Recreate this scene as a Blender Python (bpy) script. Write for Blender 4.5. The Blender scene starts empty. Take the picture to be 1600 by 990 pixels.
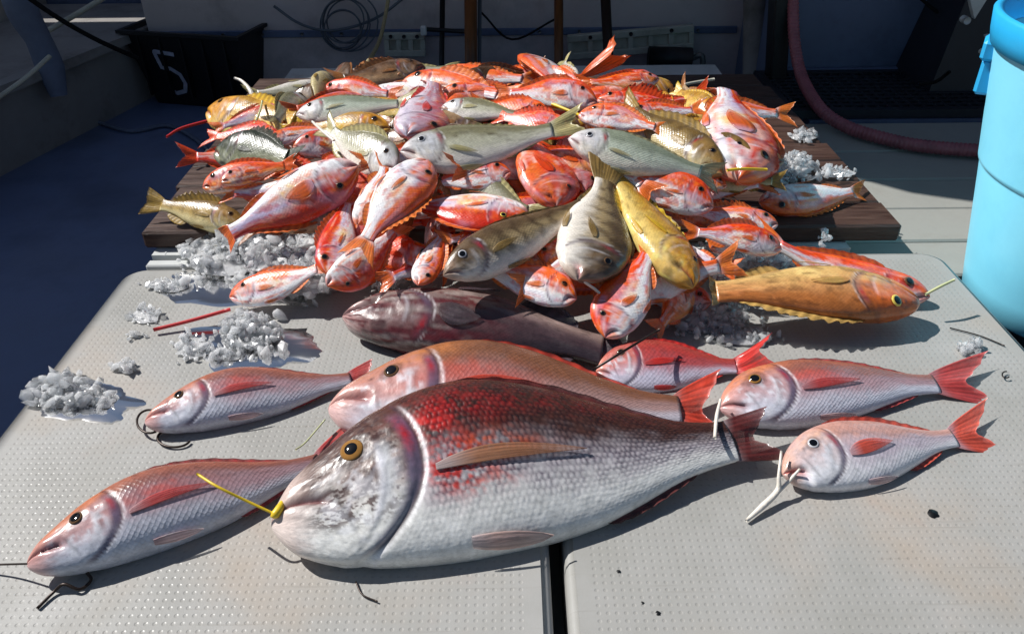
import bpy, math, random
import numpy as np
from mathutils import Vector, Matrix

random.seed(7)
SC = bpy.context.scene
COL = SC.collection

# ------------------------------------------------------------------ camera
H_CAM, PITCH, ROLL, FPX = 0.85, math.radians(33.7), math.radians(0.55), 1250.0
fw = np.array([0, math.cos(PITCH), -math.sin(PITCH)])
r0 = np.array([1.0, 0, 0]); u0 = np.array([0, math.sin(PITCH), math.cos(PITCH)])
cu = math.cos(ROLL) * u0 + math.sin(ROLL) * r0
cr = math.cos(ROLL) * r0 - math.sin(ROLL) * u0
CAMP = np.array([0, 0, H_CAM])
cam_d = bpy.data.cameras.new('camera'); cam = bpy.data.objects.new('camera', cam_d); COL.objects.link(cam)
cam_d.sensor_width = 36; cam_d.sensor_fit = 'HORIZONTAL'; cam_d.lens = FPX / 1600 * 36
cam_d.clip_start = 0.02; cam_d.clip_end = 500
cam.matrix_world = Matrix(((cr[0], cu[0], -fw[0], 0), (cr[1], cu[1], -fw[1], 0), (cr[2], cu[2], -fw[2], H_CAM), (0, 0, 0, 1)))
SC.camera = cam

# ------------------------------------------------------------------ light
SUN = np.array([-0.86, 0.38, 1.0]); SUN = SUN / np.linalg.norm(SUN)
EL = math.asin(SUN[2]); AZ = math.atan2(SUN[0], SUN[1])
w = bpy.data.worlds.new('World'); SC.world = w; w.use_nodes = True
nt = w.node_tree; bg = nt.nodes['Background']
sky = nt.nodes.new('ShaderNodeTexSky'); sky.sky_type = 'NISHITA'; sky.sun_disc = False
sky.sun_elevation = EL; sky.sun_rotation = AZ; sky.air_density = 1.0; sky.dust_density = 0.6
nt.links.new(sky.outputs[0], bg.inputs[0]); bg.inputs[1].default_value = 0.052
sl = bpy.data.lights.new('sun', 'SUN'); sl.energy = 5.0; sl.angle = math.radians(0.5); sl.color = (1.0, 0.975, 0.94)
so = bpy.data.objects.new('sun', sl); COL.objects.link(so)
so.rotation_euler = Vector(SUN).to_track_quat('Z', 'Y').to_euler()
SC.view_settings.view_transform = 'Standard'; SC.view_settings.look = 'None'
SC.view_settings.exposure = 0.2; SC.view_settings.gamma = 1.0
SC.cycles.max_bounces = 14; SC.cycles.diffuse_bounces = 12; SC.cycles.transmission_bounces = 8; SC.cycles.transparent_max_bounces = 24

# ------------------------------------------------------------------ helpers
def ray(px, py):
    d = fw + cr * (px - 800) / FPX - cu * (py - 495) / FPX
    return d
def P(px, py, z=0.0):
    """point of the plane at height z seen at a place in the photograph"""
    d = ray(px, py); t = (z - H_CAM) / d[2]
    return CAMP + d * t
def PY(px, py, y):
    d = ray(px, py); return CAMP + d * (y / d[1])
def lin(c):
    c = np.asarray(c, float) / 255.0
    return np.where(c <= 0.04045, c / 12.92, ((c + 0.055) / 1.055) ** 2.4)
def sm(a, b, x):
    t = np.clip((x - a) / (b - a), 0, 1); return t * t * (3 - 2 * t)
def mixc(a, b, t):
    return a + (b - a) * np.asarray(t)[..., None]

class Noise:
    def __init__(s, seed):
        s.g = np.random.RandomState(seed).rand(64, 64)
    def n(s, x, y):
        xi = np.floor(x).astype(int); yi = np.floor(y).astype(int); fx = x - xi; fy = y - yi
        fx = fx * fx * (3 - 2 * fx); fy = fy * fy * (3 - 2 * fy)
        g = s.g; a = g[xi % 64, yi % 64]; b = g[(xi + 1) % 64, yi % 64]; c = g[xi % 64, (yi + 1) % 64]; d = g[(xi + 1) % 64, (yi + 1) % 64]
        return (a * (1 - fx) + b * fx) * (1 - fy) + (c * (1 - fx) + d * fx) * fy
    def f(s, x, y, o=4):
        t = 0; a = .5; tot = 0
        for i in range(o):
            t = t + a * s.n(x * 2 ** i + 7.3 * i, y * 2 ** i + 3.1 * i); tot += a; a *= .55
        return t / tot

def new_mesh(name, verts, faces, mat, parent=None, col=None, uv=None, scl=None, smooth=True, alp=None):
    me = bpy.data.meshes.new(name)
    me.from_pydata([tuple(v) for v in verts], [], faces)
    if col is not None:
        at = me.attributes.new('Col', 'FLOAT_COLOR', 'POINT')
        c4 = np.ones((len(verts), 4), np.float32); c4[:, :3] = col
        at.data.foreach_set('color', c4.ravel())
    if scl is not None:
        at = me.attributes.new('Scl', 'FLOAT', 'POINT'); at.data.foreach_set('value', np.asarray(scl, np.float32).ravel())
    if alp is not None:
        at = me.attributes.new('Alp', 'FLOAT', 'POINT'); at.data.foreach_set('value', np.asarray(alp, np.float32).ravel())
    if uv is not None:
        ul = me.uv_layers.new(name='UVMap')
        li = np.zeros(len(me.loops), np.int32); me.loops.foreach_get('vertex_index', li)
        ul.data.foreach_set('uv', np.asarray(uv, np.float32)[li].ravel())
    if smooth:
        me.polygons.foreach_set('use_smooth', np.ones(len(me.polygons), bool))
    me.materials.append(mat)
    me.update()
    o = bpy.data.objects.new(name, me); COL.objects.link(o)
    if parent is not None: o.parent = parent
    return o

def grid_faces(nu, nv, closed, flip=False):
    f = []
    for i in range(nu - 1):
        for j in range(nv if closed else nv - 1):
            k = (j + 1) % nv
            q = (i * nv + j, (i + 1) * nv + j, (i + 1) * nv + k, i * nv + k)
            f.append(q[::-1] if flip else q)
    return f

def tag(o, label, cat, group=None, kind=None):
    if label: o['label'] = label
    if cat: o['category'] = cat
    if group: o['group'] = group
    if kind: o['kind'] = kind
    return o
def structure(o, label=None):
    o['kind'] = 'structure'
    if label: o['label'] = label
    return o
def empty(name, label, cat, loc=(0, 0, 0), group=None, rz=0):
    o = bpy.data.objects.new(name, None); COL.objects.link(o); o.location = loc; o.rotation_euler = (0, 0, rz)
    o.empty_display_size = .05
    return tag(o, label, cat, group)

class MB:
    """collects boxes and tubes into one mesh"""
    def __init__(s): s.v = []; s.f = []
    def add(s, v, f):
        n = len(s.v); s.v += [tuple(p) for p in v]; s.f += [tuple(i + n for i in q) for q in f]; return s
    def box(s, a, b, M=None, bev=0.0):
        x0, y0, z0 = a; x1, y1, z1 = b; e = bev
        if e > 0:
            v = []
            for (z, i) in ((z0, e), (z0 + e, 0), (z1 - e, 0), (z1, e)):
                for (sx, sy) in ((0, 0), (1, 0), (1, 1), (0, 1)):
                    cx, cy = (x0 + i, x1 - i)[sx], (y0 + i, y1 - i)[sy]
                    if i == 0:
                        dx = e * (1 if sx == 0 else -1); dy = e * (1 if sy == 0 else -1)
                        pr = [(cx, cy + dy), (cx + dx, cy)]
                        if (sx + sy) % 2: pr = pr[::-1]
                    else:
                        pr = [(cx, cy), (cx, cy)]
                    v += [(p[0], p[1], z) for p in pr]
            f = []
            for r in range(3):
                for k in range(8):
                    m = (k + 1) % 8; f.append((r * 8 + k, r * 8 + m, r * 8 + 8 + m, r * 8 + 8 + k))
            f.append((6, 4, 2, 0)); f.append((24, 26, 28, 30))
        else:
            v = [(x0, y0, z0), (x1, y0, z0), (x1, y1, z0), (x0, y1, z0), (x0, y0, z1), (x1, y0, z1), (x1, y1, z1), (x0, y1, z1)]
            f = [(3, 2, 1, 0), (4, 5, 6, 7), (0, 1, 5, 4), (1, 2, 6, 5), (2, 3, 7, 6), (3, 0, 4, 7)]
        if M is not None: v = [tuple(M @ Vector(p)) for p in v]
        return s.add(v, f)
    def tube(s, pts, rad, n=8, smooth=True, sub=6):
        pts = np.asarray(pts, float); rad = np.asarray(rad, float) * np.ones(len(pts))
        if smooth and len(pts) > 2:
            q = np.vstack([2 * pts[0] - pts[1], pts, 2 * pts[-1] - pts[-2]]); out = []; rr = []
            for i in range(1, len(q) - 2):
                for k in range(sub):
                    t = k / sub
                    out.append(.5 * ((2 * q[i]) + (-q[i - 1] + q[i + 1]) * t + (2 * q[i - 1] - 5 * q[i] + 4 * q[i + 1] - q[i + 2]) * t * t + (-q[i - 1] + 3 * q[i] - 3 * q[i + 1] + q[i + 2]) * t ** 3))
                    rr.append(rad[i - 1] * (1 - t) + rad[i] * t)
            out.append(pts[-1]); rr.append(rad[-1]); pts = np.array(out); rad = np.array(rr)
        T = np.gradient(pts, axis=0); T /= np.linalg.norm(T, axis=1)[:, None] + 1e-12
        a = np.array([0, 0, 1.0]) if abs(T[0][2]) < .9 else np.array([1.0, 0, 0])
        N = np.cross(T[0], a); N /= np.linalg.norm(N); v = []
        for i in range(len(pts)):
            N = N - T[i] * N.dot(T[i]); N /= np.linalg.norm(N) + 1e-12; B = np.cross(T[i], N)
            for k in range(n):
                an = 2 * math.pi * k / n
                v.append(pts[i] + rad[i] * (math.cos(an) * N + math.sin(an) * B))
        f = grid_faces(len(pts), n, True)
        f.append(tuple(range(n))[::-1]); f.append(tuple(range((len(pts) - 1) * n, len(pts) * n)))
        return s.add(v, f)
    def lathe(s, prof, n=48, c=(0, 0, 0)):
        v = []
        for (r, z) in prof:
            for k in range(n):
                an = 2 * math.pi * k / n; v.append((c[0] + r * math.cos(an), c[1] + r * math.sin(an), c[2] + z))
        return s.add(v, grid_faces(len(prof), n, True, True))
    def build(s, name, mat, parent=None, smooth=False):
        return new_mesh(name, s.v, s.f, mat, parent, smooth=smooth)

# ------------------------------------------------------------------ materials
def mat(name, rgb=(128, 128, 128), rough=.5, spec=.5, metal=0.0, noise=0.0, nscale=8.0, bump=0.0, bscale=60.0, rnoise=0.0, stretch=(1, 1, 1), dirt=None, dscale=3.0, damt=0.5):
    m = bpy.data.materials.new(name); m.use_nodes = True; t = m.node_tree; b = t.nodes['Principled BSDF']
    L = t.links.new
    c = lin(rgb); b.inputs['Base Color'].default_value = (*c, 1); b.inputs['Roughness'].default_value = rough
    b.inputs['Specular IOR Level'].default_value = spec; b.inputs['Metallic'].default_value = metal
    tc = t.nodes.new('ShaderNodeTexCoord'); mp = t.nodes.new('ShaderNodeMapping'); mp.inputs['Scale'].default_value = stretch
    L(tc.outputs['Object'], mp.inputs[0])
    src = None
    if noise > 0:
        nz = t.nodes.new('ShaderNodeTexNoise'); nz.inputs['Scale'].default_value = nscale; nz.inputs['Detail'].default_value = 7; nz.inputs['Roughness'].default_value = .65
        L(mp.outputs[0], nz.inputs['Vector'])
        rp = t.nodes.new('ShaderNodeMapRange'); rp.inputs[1].default_value = .25; rp.inputs[2].default_value = .75
        rp.inputs[3].default_value = 1 - noise; rp.inputs[4].default_value = 1 + noise; L(nz.outputs[0], rp.inputs[0])
        mx = t.nodes.new('ShaderNodeVectorMath'); mx.operation = 'SCALE'; mx.inputs[0].default_value = tuple(c); L(rp.outputs[0], mx.inputs['Scale'])
        src = mx.outputs[0]
        if rnoise > 0:
            rr = t.nodes.new('ShaderNodeMapRange'); rr.inputs[1].default_value = .3; rr.inputs[2].default_value = .7
            rr.inputs[3].default_value = max(.03, rough - rnoise); rr.inputs[4].default_value = min(1, rough + rnoise); L(nz.outputs[0], rr.inputs[0]); L(rr.outputs[0], b.inputs['Roughness'])
    if dirt is not None:
        n2 = t.nodes.new('ShaderNodeTexNoise'); n2.inputs['Scale'].default_value = dscale; n2.inputs['Detail'].default_value = 8; n2.inputs['Roughness'].default_value = .7
        L(mp.outputs[0], n2.inputs['Vector'])
        r2 = t.nodes.new('ShaderNodeMapRange'); r2.inputs[1].default_value = .5; r2.inputs[2].default_value = .72; r2.inputs[3].default_value = 0; r2.inputs[4].default_value = damt; L(n2.outputs[0], r2.inputs[0])
        m2 = t.nodes.new('ShaderNodeMix'); m2.data_type = 'RGBA'; L(r2.outputs[0], m2.inputs[0])
        if src is not None: L(src, m2.inputs[6])
        else: m2.inputs[6].default_value = (*c, 1)
        m2.inputs[7].default_value = (*lin(dirt), 1); src = m2.outputs[2]
    if src is not None: L(src, b.inputs['Base Color'])
    if bump > 0:
        n3 = t.nodes.new('ShaderNodeTexNoise'); n3.inputs['Scale'].default_value = bscale; n3.inputs['Detail'].default_value = 5; L(mp.outputs[0], n3.inputs['Vector'])
        bp = t.nodes.new('ShaderNodeBump'); bp.inputs['Strength'].default_value = bump; bp.inputs['Distance'].default_value = .004; L(n3.outputs[0], bp.inputs['Height']); L(bp.outputs[0], b.inputs['Normal'])
    return m

def skin_mat(name, cell, bump=.35, rough=.3, fleck=.16, coat=.35):
    m = bpy.data.materials.new(name); m.use_nodes = True; t = m.node_tree; b = t.nodes['Principled BSDF']; L = t.links.new
    at = t.nodes.new('ShaderNodeAttribute'); at.attribute_name = 'Col'
    sc = t.nodes.new('ShaderNodeAttribute'); sc.attribute_name = 'Scl'
    uv = t.nodes.new('ShaderNodeUVMap'); uv.uv_map = 'UVMap'
    mp = t.nodes.new('ShaderNodeMapping'); mp.inputs['Rotation'].default_value = (0, 0, math.radians(45)); mp.inputs['Scale'].default_value = (1 / cell,) * 3
    L(uv.outputs[0], mp.inputs[0])
    # slight waviness so the scale rows are not ruler-straight
    vo = t.nodes.new('ShaderNodeTexVoronoi'); vo.voronoi_dimensions = '2D'; vo.inputs['Scale'].default_value = 1.0; vo.inputs['Randomness'].default_value = .22
    L(mp.outputs[0], vo.inputs['Vector'])
    hgt = t.nodes.new('ShaderNodeMapRange'); hgt.inputs[1].default_value = .25; hgt.inputs[2].default_value = .75; hgt.inputs[3].default_value = 1; hgt.inputs[4].default_value = 0
    L(vo.outputs['Distance'], hgt.inputs[0])
    hm = t.nodes.new('ShaderNodeMath'); hm.operation = 'MULTIPLY'; L(hgt.outputs[0], hm.inputs[0]); L(sc.outputs['Fac'], hm.inputs[1])
    # colour: speckle + scale-edge tone
    n1 = t.nodes.new('ShaderNodeTexNoise'); n1.inputs['Scale'].default_value = 140; n1.inputs['Detail'].default_value = 6; n1.inputs['Roughness'].default_value = .75; L(uv.outputs[0], n1.inputs['Vector'])
    r1 = t.nodes.new('ShaderNodeMapRange'); r1.inputs[1].default_value = .3; r1.inputs[2].default_value = .7; r1.inputs[3].default_value = 1 - fleck; r1.inputs[4].default_value = 1 + fleck; L(n1.outputs[0], r1.inputs[0])
    ed = t.nodes.new('ShaderNodeMath'); ed.operation = 'MULTIPLY_ADD'; ed.inputs[1].default_value = .34; ed.inputs[2].default_value = .83
    hh = t.nodes.new('ShaderNodeMix'); hh.data_type = 'FLOAT'; hh.inputs[2].default_value = .5; L(sc.outputs['Fac'], hh.inputs[0]); L(hgt.outputs[0], hh.inputs[3])
    L(hh.outputs[0], ed.inputs[0])
    mm = t.nodes.new('ShaderNodeMath'); mm.operation = 'MULTIPLY'; L(r1.outputs[0], mm.inputs[0]); L(ed.outputs[0], mm.inputs[1])
    sv = t.nodes.new('ShaderNodeVectorMath'); sv.operation = 'SCALE'; L(at.outputs['Color'], sv.inputs[0]); L(mm.outputs[0], sv.inputs['Scale'])
    L(sv.outputs[0], b.inputs['Base Color'])
    n2 = t.nodes.new('ShaderNodeTexNoise'); n2.inputs['Scale'].default_value = 35; n2.inputs['Detail'].default_value = 4; L(uv.outputs[0], n2.inputs['Vector'])
    r2 = t.nodes.new('ShaderNodeMapRange'); r2.inputs[1].default_value = .3; r2.inputs[2].default_value = .7; r2.inputs[3].default_value = rough - .1; r2.inputs[4].default_value = rough + .14; L(n2.outputs[0], r2.inputs[0]); L(r2.outputs[0], b.inputs['Roughness'])
    b1 = t.nodes.new('ShaderNodeBump'); b1.inputs['Strength'].default_value = bump; b1.inputs['Distance'].default_value = .0016; L(hm.outputs[0], b1.inputs['Height'])
    n3 = t.nodes.new('ShaderNodeTexNoise'); n3.inputs['Scale'].default_value = 70; n3.inputs['Detail'].default_value = 4; L(uv.outputs[0], n3.inputs['Vector'])
    b2 = t.nodes.new('ShaderNodeBump'); b2.inputs['Strength'].default_value = .25; b2.inputs['Distance'].default_value = .003; L(n3.outputs[0], b2.inputs['Height']); L(b1.outputs[0], b2.inputs['Normal'])
    L(b2.outputs[0], b.inputs['Normal'])
    b.inputs['Specular IOR Level'].default_value = .5; b.inputs['Coat Weight'].default_value = coat; b.inputs['Coat Roughness'].default_value = .08
    b.inputs['Subsurface Weight'].default_value = .0
    return m

M_SKIN = skin_mat('fish_skin', .0055, rough=.27, coat=.35)
M_SKIN_BIG = skin_mat('large_fish_skin', .0115, bump=.15, fleck=.2)
M_FIN = skin_mat('fin_skin', .004, bump=.1, rough=.35, coat=.2)
def _fin_alpha():
    t = M_FIN.node_tree; a = t.nodes.new('ShaderNodeAttribute'); a.attribute_name = 'Alp'
    t.links.new(a.outputs['Fac'], t.nodes['Principled BSDF'].inputs['Alpha'])
_fin_alpha()

def eye_mat(name, rgb, rough=.08):
    return mat(name, rgb, rough, .6, noise=.25, nscale=120)
M_PUPIL = mat('pupil_black', (8, 8, 10), .05, .7)
M_IRIS = {k: eye_mat('iris_' + k, c) for k, c in dict(gold=(146, 104, 50), dark=(96, 70, 46), pale=(215, 205, 170), red=(170, 70, 40), yellow=(225, 200, 90), silver=(190, 190, 195)).items()}

# ------------------------------------------------------------------ fish
def table(pts):
    pts = np.array(pts, float); u = np.linspace(0, 1, 401); y = np.interp(u, pts[:, 0], pts[:, 1])
    k = 21
    for _ in range(3):
        yp = np.concatenate([2 * y[0] - y[1:k][::-1], y, 2 * y[-1] - y[-k:-1][::-1]])
        y = np.convolve(yp, np.ones(2 * k - 1) / (2 * k - 1), 'valid')
    return y
US = np.linspace(0, 1, 401)
SHAPES = dict(
    bream=dict(d=[(0, .01), (.025, .05), (.08, .11), (.15, .152), (.25, .188), (.4, .2), (.6, .165), (.8, .085), (.92, .05), (1, .052)],
               v=[(0, -.045), (.03, -.08), (.1, -.118), (.25, -.155), (.4, -.168), (.55, -.15), (.7, -.108), (.85, -.058), (.93, -.045), (1, -.05)],
               t=[(0, .025), (.05, .048), (.15, .068), (.3, .082), (.45, .084), (.65, .058), (.85, .026), (1, .014)], ue=.185, ve=.42, re=.03, um=.11, ug=.315),
    hero=dict(d=[(0, .045), (.02, .07), (.08, .115), (.15, .165), (.24, .218), (.34, .252), (.45, .256), (.6, .212), (.78, .112), (.9, .06), (1, .05)],
               v=[(0, -.035), (.02, -.056), (.1, -.098), (.25, -.13), (.4, -.142), (.52, -.142), (.62, -.136), (.72, -.115), (.82, -.076), (.91, -.052), (1, -.046)],
               t=[(0, .028), (.05, .042), (.15, .062), (.3, .086), (.45, .09), (.65, .06), (.85, .026), (1, .014)], ue=.175, ve=.47, re=.025, um=.125, ug=.31, m0=.42, m1=-.5, mw=.035),
    snapper=dict(d=[(0, .015), (.025, .052), (.08, .095), (.15, .128), (.32, .15), (.45, .148), (.65, .115), (.82, .068), (.93, .042), (1, .045)],
               v=[(0, -.035), (.03, -.064), (.1, -.1), (.25, -.135), (.4, -.14), (.55, -.125), (.7, -.09), (.85, -.05), (.93, -.038), (1, -.042)],
               t=[(0, .02), (.05, .048), (.15, .07), (.3, .082), (.45, .078), (.65, .052), (.85, .025), (1, .013)], ue=.165, ve=.42, re=.036, um=.11, ug=.32),
    slender=dict(d=[(0, 0), (.05, .045), (.15, .085), (.3, .11), (.5, .105), (.7, .075), (.88, .04), (1, .035)],
               v=[(0, -.02), (.05, -.05), (.15, -.09), (.3, -.115), (.5, -.11), (.7, -.075), (.88, -.036), (1, -.034)],
               t=[(0, .02), (.05, .045), (.15, .068), (.35, .08), (.55, .07), (.75, .045), (.9, .022), (1, .014)], ue=.15, ve=.4, re=.028, um=.11, ug=.29),
    grouper=dict(d=[(0, .0), (.05, .06), (.15, .11), (.3, .15), (.45, .155), (.65, .125), (.82, .08), (.93, .062), (1, .065)],
               v=[(0, -.05), (.05, -.09), (.15, -.125), (.3, -.15), (.45, -.15), (.62, -.13), (.8, -.075), (.92, -.055), (1, -.06)],
               t=[(0, .03), (.05, .065), (.15, .095), (.3, .11), (.45, .1), (.65, .07), (.85, .036), (1, .02)], ue=.17, ve=.5, re=.026, um=.15, ug=.36),
)
for s_ in SHAPES.values():
    s_['td'], s_['tv'], s_['tt'] = table(s_['d']), table(s_['v']), table(s_['t'])

def gill_u(sh, v):
    return sh['ug'] * (1 - np.where(v > .05, .22, .42) * (v - .05) ** 2)
def mouth_v(sh, u):
    return sh.get('m0', -.05) + sh.get('m1', -.55) * (u / sh['um'])

def body(sp, u, th):
    sh = sp['sh']; k = sp['depth']
    S, C = np.sin(th), np.cos(th)
    v = S
    yd = np.interp(u, US, sh['td']) * k; yv = np.interp(u, US, sh['tv']) * k; t = np.interp(u, US, sh['tt']) * sp['thick']
    yc = (yd + yv) / 2; h = (yd - yv) / 2
    q = np.clip(u / .05, 0, 1); cap = np.sqrt(np.clip(1 - (1 - q) ** 2, 0, 1)) * .97 + .03 * q
    h = h * cap; t = t * cap
    Y = h * np.sign(S) * np.abs(S) ** .95; Z = t * np.sign(C) * np.abs(C) ** .82
    gu = gill_u(sh, v); side = np.abs(C) ** .5
    gk = sp.get('gillk', .75)
    d = gk * (.05 * sm(gu - .15, gu - .045, u) * (1 - sm(gu - .04, gu, u)) - .05 * np.exp(-((u - gu) / .012) ** 2) + .009 * sm(gu + .004, gu + .014, u) * (1 - sm(gu + .014, gu + .1, u))) * side * (1 - .35 * np.abs(v)) * (1 - .75 * sm(.25, .75, v))
    pu = gu * .72
    d = d + (.045 if sp['kind'] == 'hero' else .026) * sm(pu - .07, pu, u) * (1 - sm(pu + .002, pu + .02, u)) * side * sm(-.8, -.3, -np.abs(v) * .7)
    mv = mouth_v(sh, u); open_ = sp.get('gape', .05)
    g = np.exp(-((v - mv) / (sh.get('mw', .07) + open_)) ** 2) * (1 - sm(sh['um'] * .8, sh['um'] * 1.1, u))
    d = d - (.16 + open_ * 2) * g
    g2 = np.exp(-((v - mv - .3 - open_) / .12) ** 2) * (1 - sm(sh['um'] * .6, sh['um'] * 1.2, u)); d = d + .05 * g2
    ev = ((u - sh['ue']) / .05) ** 2 + ((v - sh['ve']) / .3) ** 2
    d = d + .05 * np.exp(-ev) * side
    g3 = np.exp(-((v - mv + .24 + open_) / .1) ** 2) * (1 - sm(sh['um'] * .6, sh['um'] * 1.2, u)); d = d + .035 * g3
    nz = sp['nz']
    d = d + .045 * (nz.f(u * 38 + 60, v * 9 + np.sign(C) * 3, 3) - .5) * (1 - sm(gu - .05, gu, u)) * sm(.03, .08, u) * side
    d = d + sp.get('lump', .03) * (nz.f(u * 6 + 3, v * 2 + np.sign(C) * 5 + 9, 3) - .5)
    Y = yc + Y * (1 + d); Z = Z * (1 + d)
    X = u + 0 * th
    return np.stack([X, Y, Z], -1)

def warp(sp, p):
    x = p[..., 0]; q = p.copy()
    q[..., 1] += sp['by'] * 4 * (x - x * x) * (x < 1.6)
    q[..., 2] += sp['bz'] * 4 * (x - x * x)
    return q * sp['L']

def surf(sp, u, v, side):
    th = np.arcsin(np.clip(v, -.999, .999)); th = th if side > 0 else math.pi - th
    u = np.atleast_1d(np.asarray(u, float)); th = np.atleast_1d(np.asarray(th, float)) + 0 * u; u = u + 0 * th
    e = 1e-3
    p = body(sp, u, th); a = body(sp, u + e, th) - body(sp, u - e, th); b = body(sp, u, th + e) - body(sp, u, th - e)
    n = np.cross(b, a); n /= np.linalg.norm(n, axis=-1)[..., None] + 1e-12
    c = p.copy(); c[..., 1] = 0
    flip = np.sign((n[..., 2] * side)); n = n * np.where(flip == 0, 1, flip)[..., None]
    return p, n

# palettes: back, flank, belly, head, snout, fin
PAL = dict(
    hero=dict(back=(74, 44, 34), flank=(178, 172, 176), belly=(226, 226, 222), head=(122, 100, 92), snout=(222, 200, 190), fin=(140, 70, 40), scale=1.0),
    pink=dict(back=(132, 84, 74), flank=(158, 128, 134), belly=(198, 202, 214), head=(178, 138, 138), snout=(206, 150, 140), fin=(172, 62, 60), scale=.7),
    brownpink=dict(back=(118, 76, 54), flank=(156, 124, 120), belly=(196, 190, 200), head=(190, 136, 130), snout=(216, 170, 160), fin=(178, 58, 40), scale=.8),
    redback=dict(back=(158, 62, 54), flank=(164, 76, 78), belly=(200, 196, 214), head=(200, 120, 110), snout=(214, 140, 120), fin=(190, 46, 40), scale=.6),
    silverpink=dict(back=(190, 142, 130), flank=(184, 172, 182), belly=(226, 226, 230), head=(206, 186, 186), snout=(206, 160, 140), fin=(196, 78, 60), scale=.4),
    red=dict(back=(230, 74, 14), flank=(228, 212, 222), belly=(250, 248, 246), head=(232, 80, 18), snout=(236, 110, 30), fin=(226, 104, 34), scale=.4),
    pale=dict(back=(234, 100, 40), flank=(234, 222, 228), belly=(250, 249, 248), head=(236, 112, 50), snout=(236, 100, 34), fin=(226, 114, 44), scale=.4),
    lavender=dict(back=(198, 48, 16), flank=(196, 182, 210), belly=(248, 242, 242), head=(212, 72, 22), snout=(222, 120, 46), fin=(226, 100, 32), scale=.4),
    orange=dict(back=(236, 84, 16), flank=(228, 84, 12), belly=(236, 150, 80), head=(236, 92, 24), snout=(238, 112, 40), fin=(230, 92, 24), scale=.4),
    scarlet=dict(back=(222, 54, 12), flank=(222, 52, 6), belly=(226, 100, 50), head=(230, 72, 22), snout=(236, 96, 36), fin=(228, 72, 20), scale=.4),
    olive=dict(back=(112, 88, 44), flank=(160, 132, 72), belly=(206, 190, 140), head=(146, 112, 58), snout=(170, 120, 66), fin=(150, 120, 50), scale=.5),
    banded=dict(back=(92, 72, 48), flank=(158, 136, 98), belly=(228, 220, 208), head=(104, 82, 60), snout=(170, 140, 120), fin=(140, 112, 60), scale=.5),
    yellow=dict(back=(168, 126, 40), flank=(196, 152, 52), belly=(220, 190, 110), head=(206, 142, 34), snout=(212, 150, 40), fin=(214, 170, 40), scale=.4),
    golden=dict(back=(168, 100, 48), flank=(198, 138, 84), belly=(204, 166, 104), head=(210, 106, 42), snout=(220, 110, 26), fin=(186, 150, 84), scale=.3),
    silver=dict(back=(120, 116, 88), flank=(184, 182, 160), belly=(224, 218, 208), head=(196, 196, 200), snout=(214, 200, 200), fin=(170, 160, 110), scale=.5),
    greenish=dict(back=(128, 136, 116), flank=(186, 194, 176), belly=(220, 214, 200), head=(214, 212, 214), snout=(226, 214, 214), fin=(170, 160, 120), scale=.5),
    darkgreen=dict(back=(46, 50, 34), flank=(86, 92, 66), belly=(150, 152, 124), head=(58, 62, 44), snout=(70, 72, 56), fin=(60, 64, 50), scale=.4),
    brown=dict(back=(84, 58, 36), flank=(122, 90, 58), belly=(170, 140, 104), head=(110, 74, 44), snout=(140, 90, 50), fin=(150, 96, 50), scale=.4),
    mauve=dict(back=(34, 24, 26), flank=(78, 52, 52), belly=(132, 112, 106), head=(116, 84, 82), snout=(190, 150, 146), fin=(70, 58, 64), scale=.25),
    rosehead=dict(back=(140, 48, 52), flank=(180, 134, 146), belly=(216, 204, 216), head=(180, 140, 156), snout=(200, 190, 206), fin=(206, 60, 50), scale=.5),
)
PATCH = dict(
    red=[(.5, -.1, .13, .35, (236, 186, 110), .55), (.4, .35, .1, .25, (226, 96, 60), .5)],
    pale=[(.5, -.05, .14, .35, (240, 200, 130), .5)],
    lavender=[(.48, -.2, .13, .4, (240, 190, 96), .85)],
    orange=[(.45, -.1, .16, .4, (238, 190, 170), .5), (.2, -.2, .08, .3, (240, 150, 60), .5)],
    scarlet=[(.4, .1, .2, .35, (240, 110, 40), .35)],
    pink=[(.44, .22, .12, .2, (186, 70, 60), .6), (.15, .75, .14, .3, (204, 120, 66), .6), (.6, .85, .4, .2, (176, 100, 70), .4)],
    brownpink=[(.4, .15, .16, .25, (190, 60, 48), .5), (.2, .75, .15, .3, (196, 120, 60), .6)],
    redback=[(.5, .4, .2, .35, (190, 52, 48), .6)],
    silverpink=[(.17, .6, .12, .3, (214, 160, 120), .5)],
    yellow=[(.16, 0, .14, .9, (210, 138, 26), .6)],
    golden=[(.62, -.3, .22, .5, (200, 182, 110), .3), (.1, 0, .14, 1.2, (222, 96, 22), .6)],
    mauve=[(.4, .45, .12, .22, (110, 50, 58), .6), (.14, -.2, .1, .1, (116, 56, 60), .7), (.6, .4, .05, .2, (130, 60, 62), .5)],
    rosehead=[(.5, .3, .25, .4, (196, 80, 90), .6)],
    greenish=[(.09, .1, .1, .6, (224, 206, 208), .5)],
)
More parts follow.
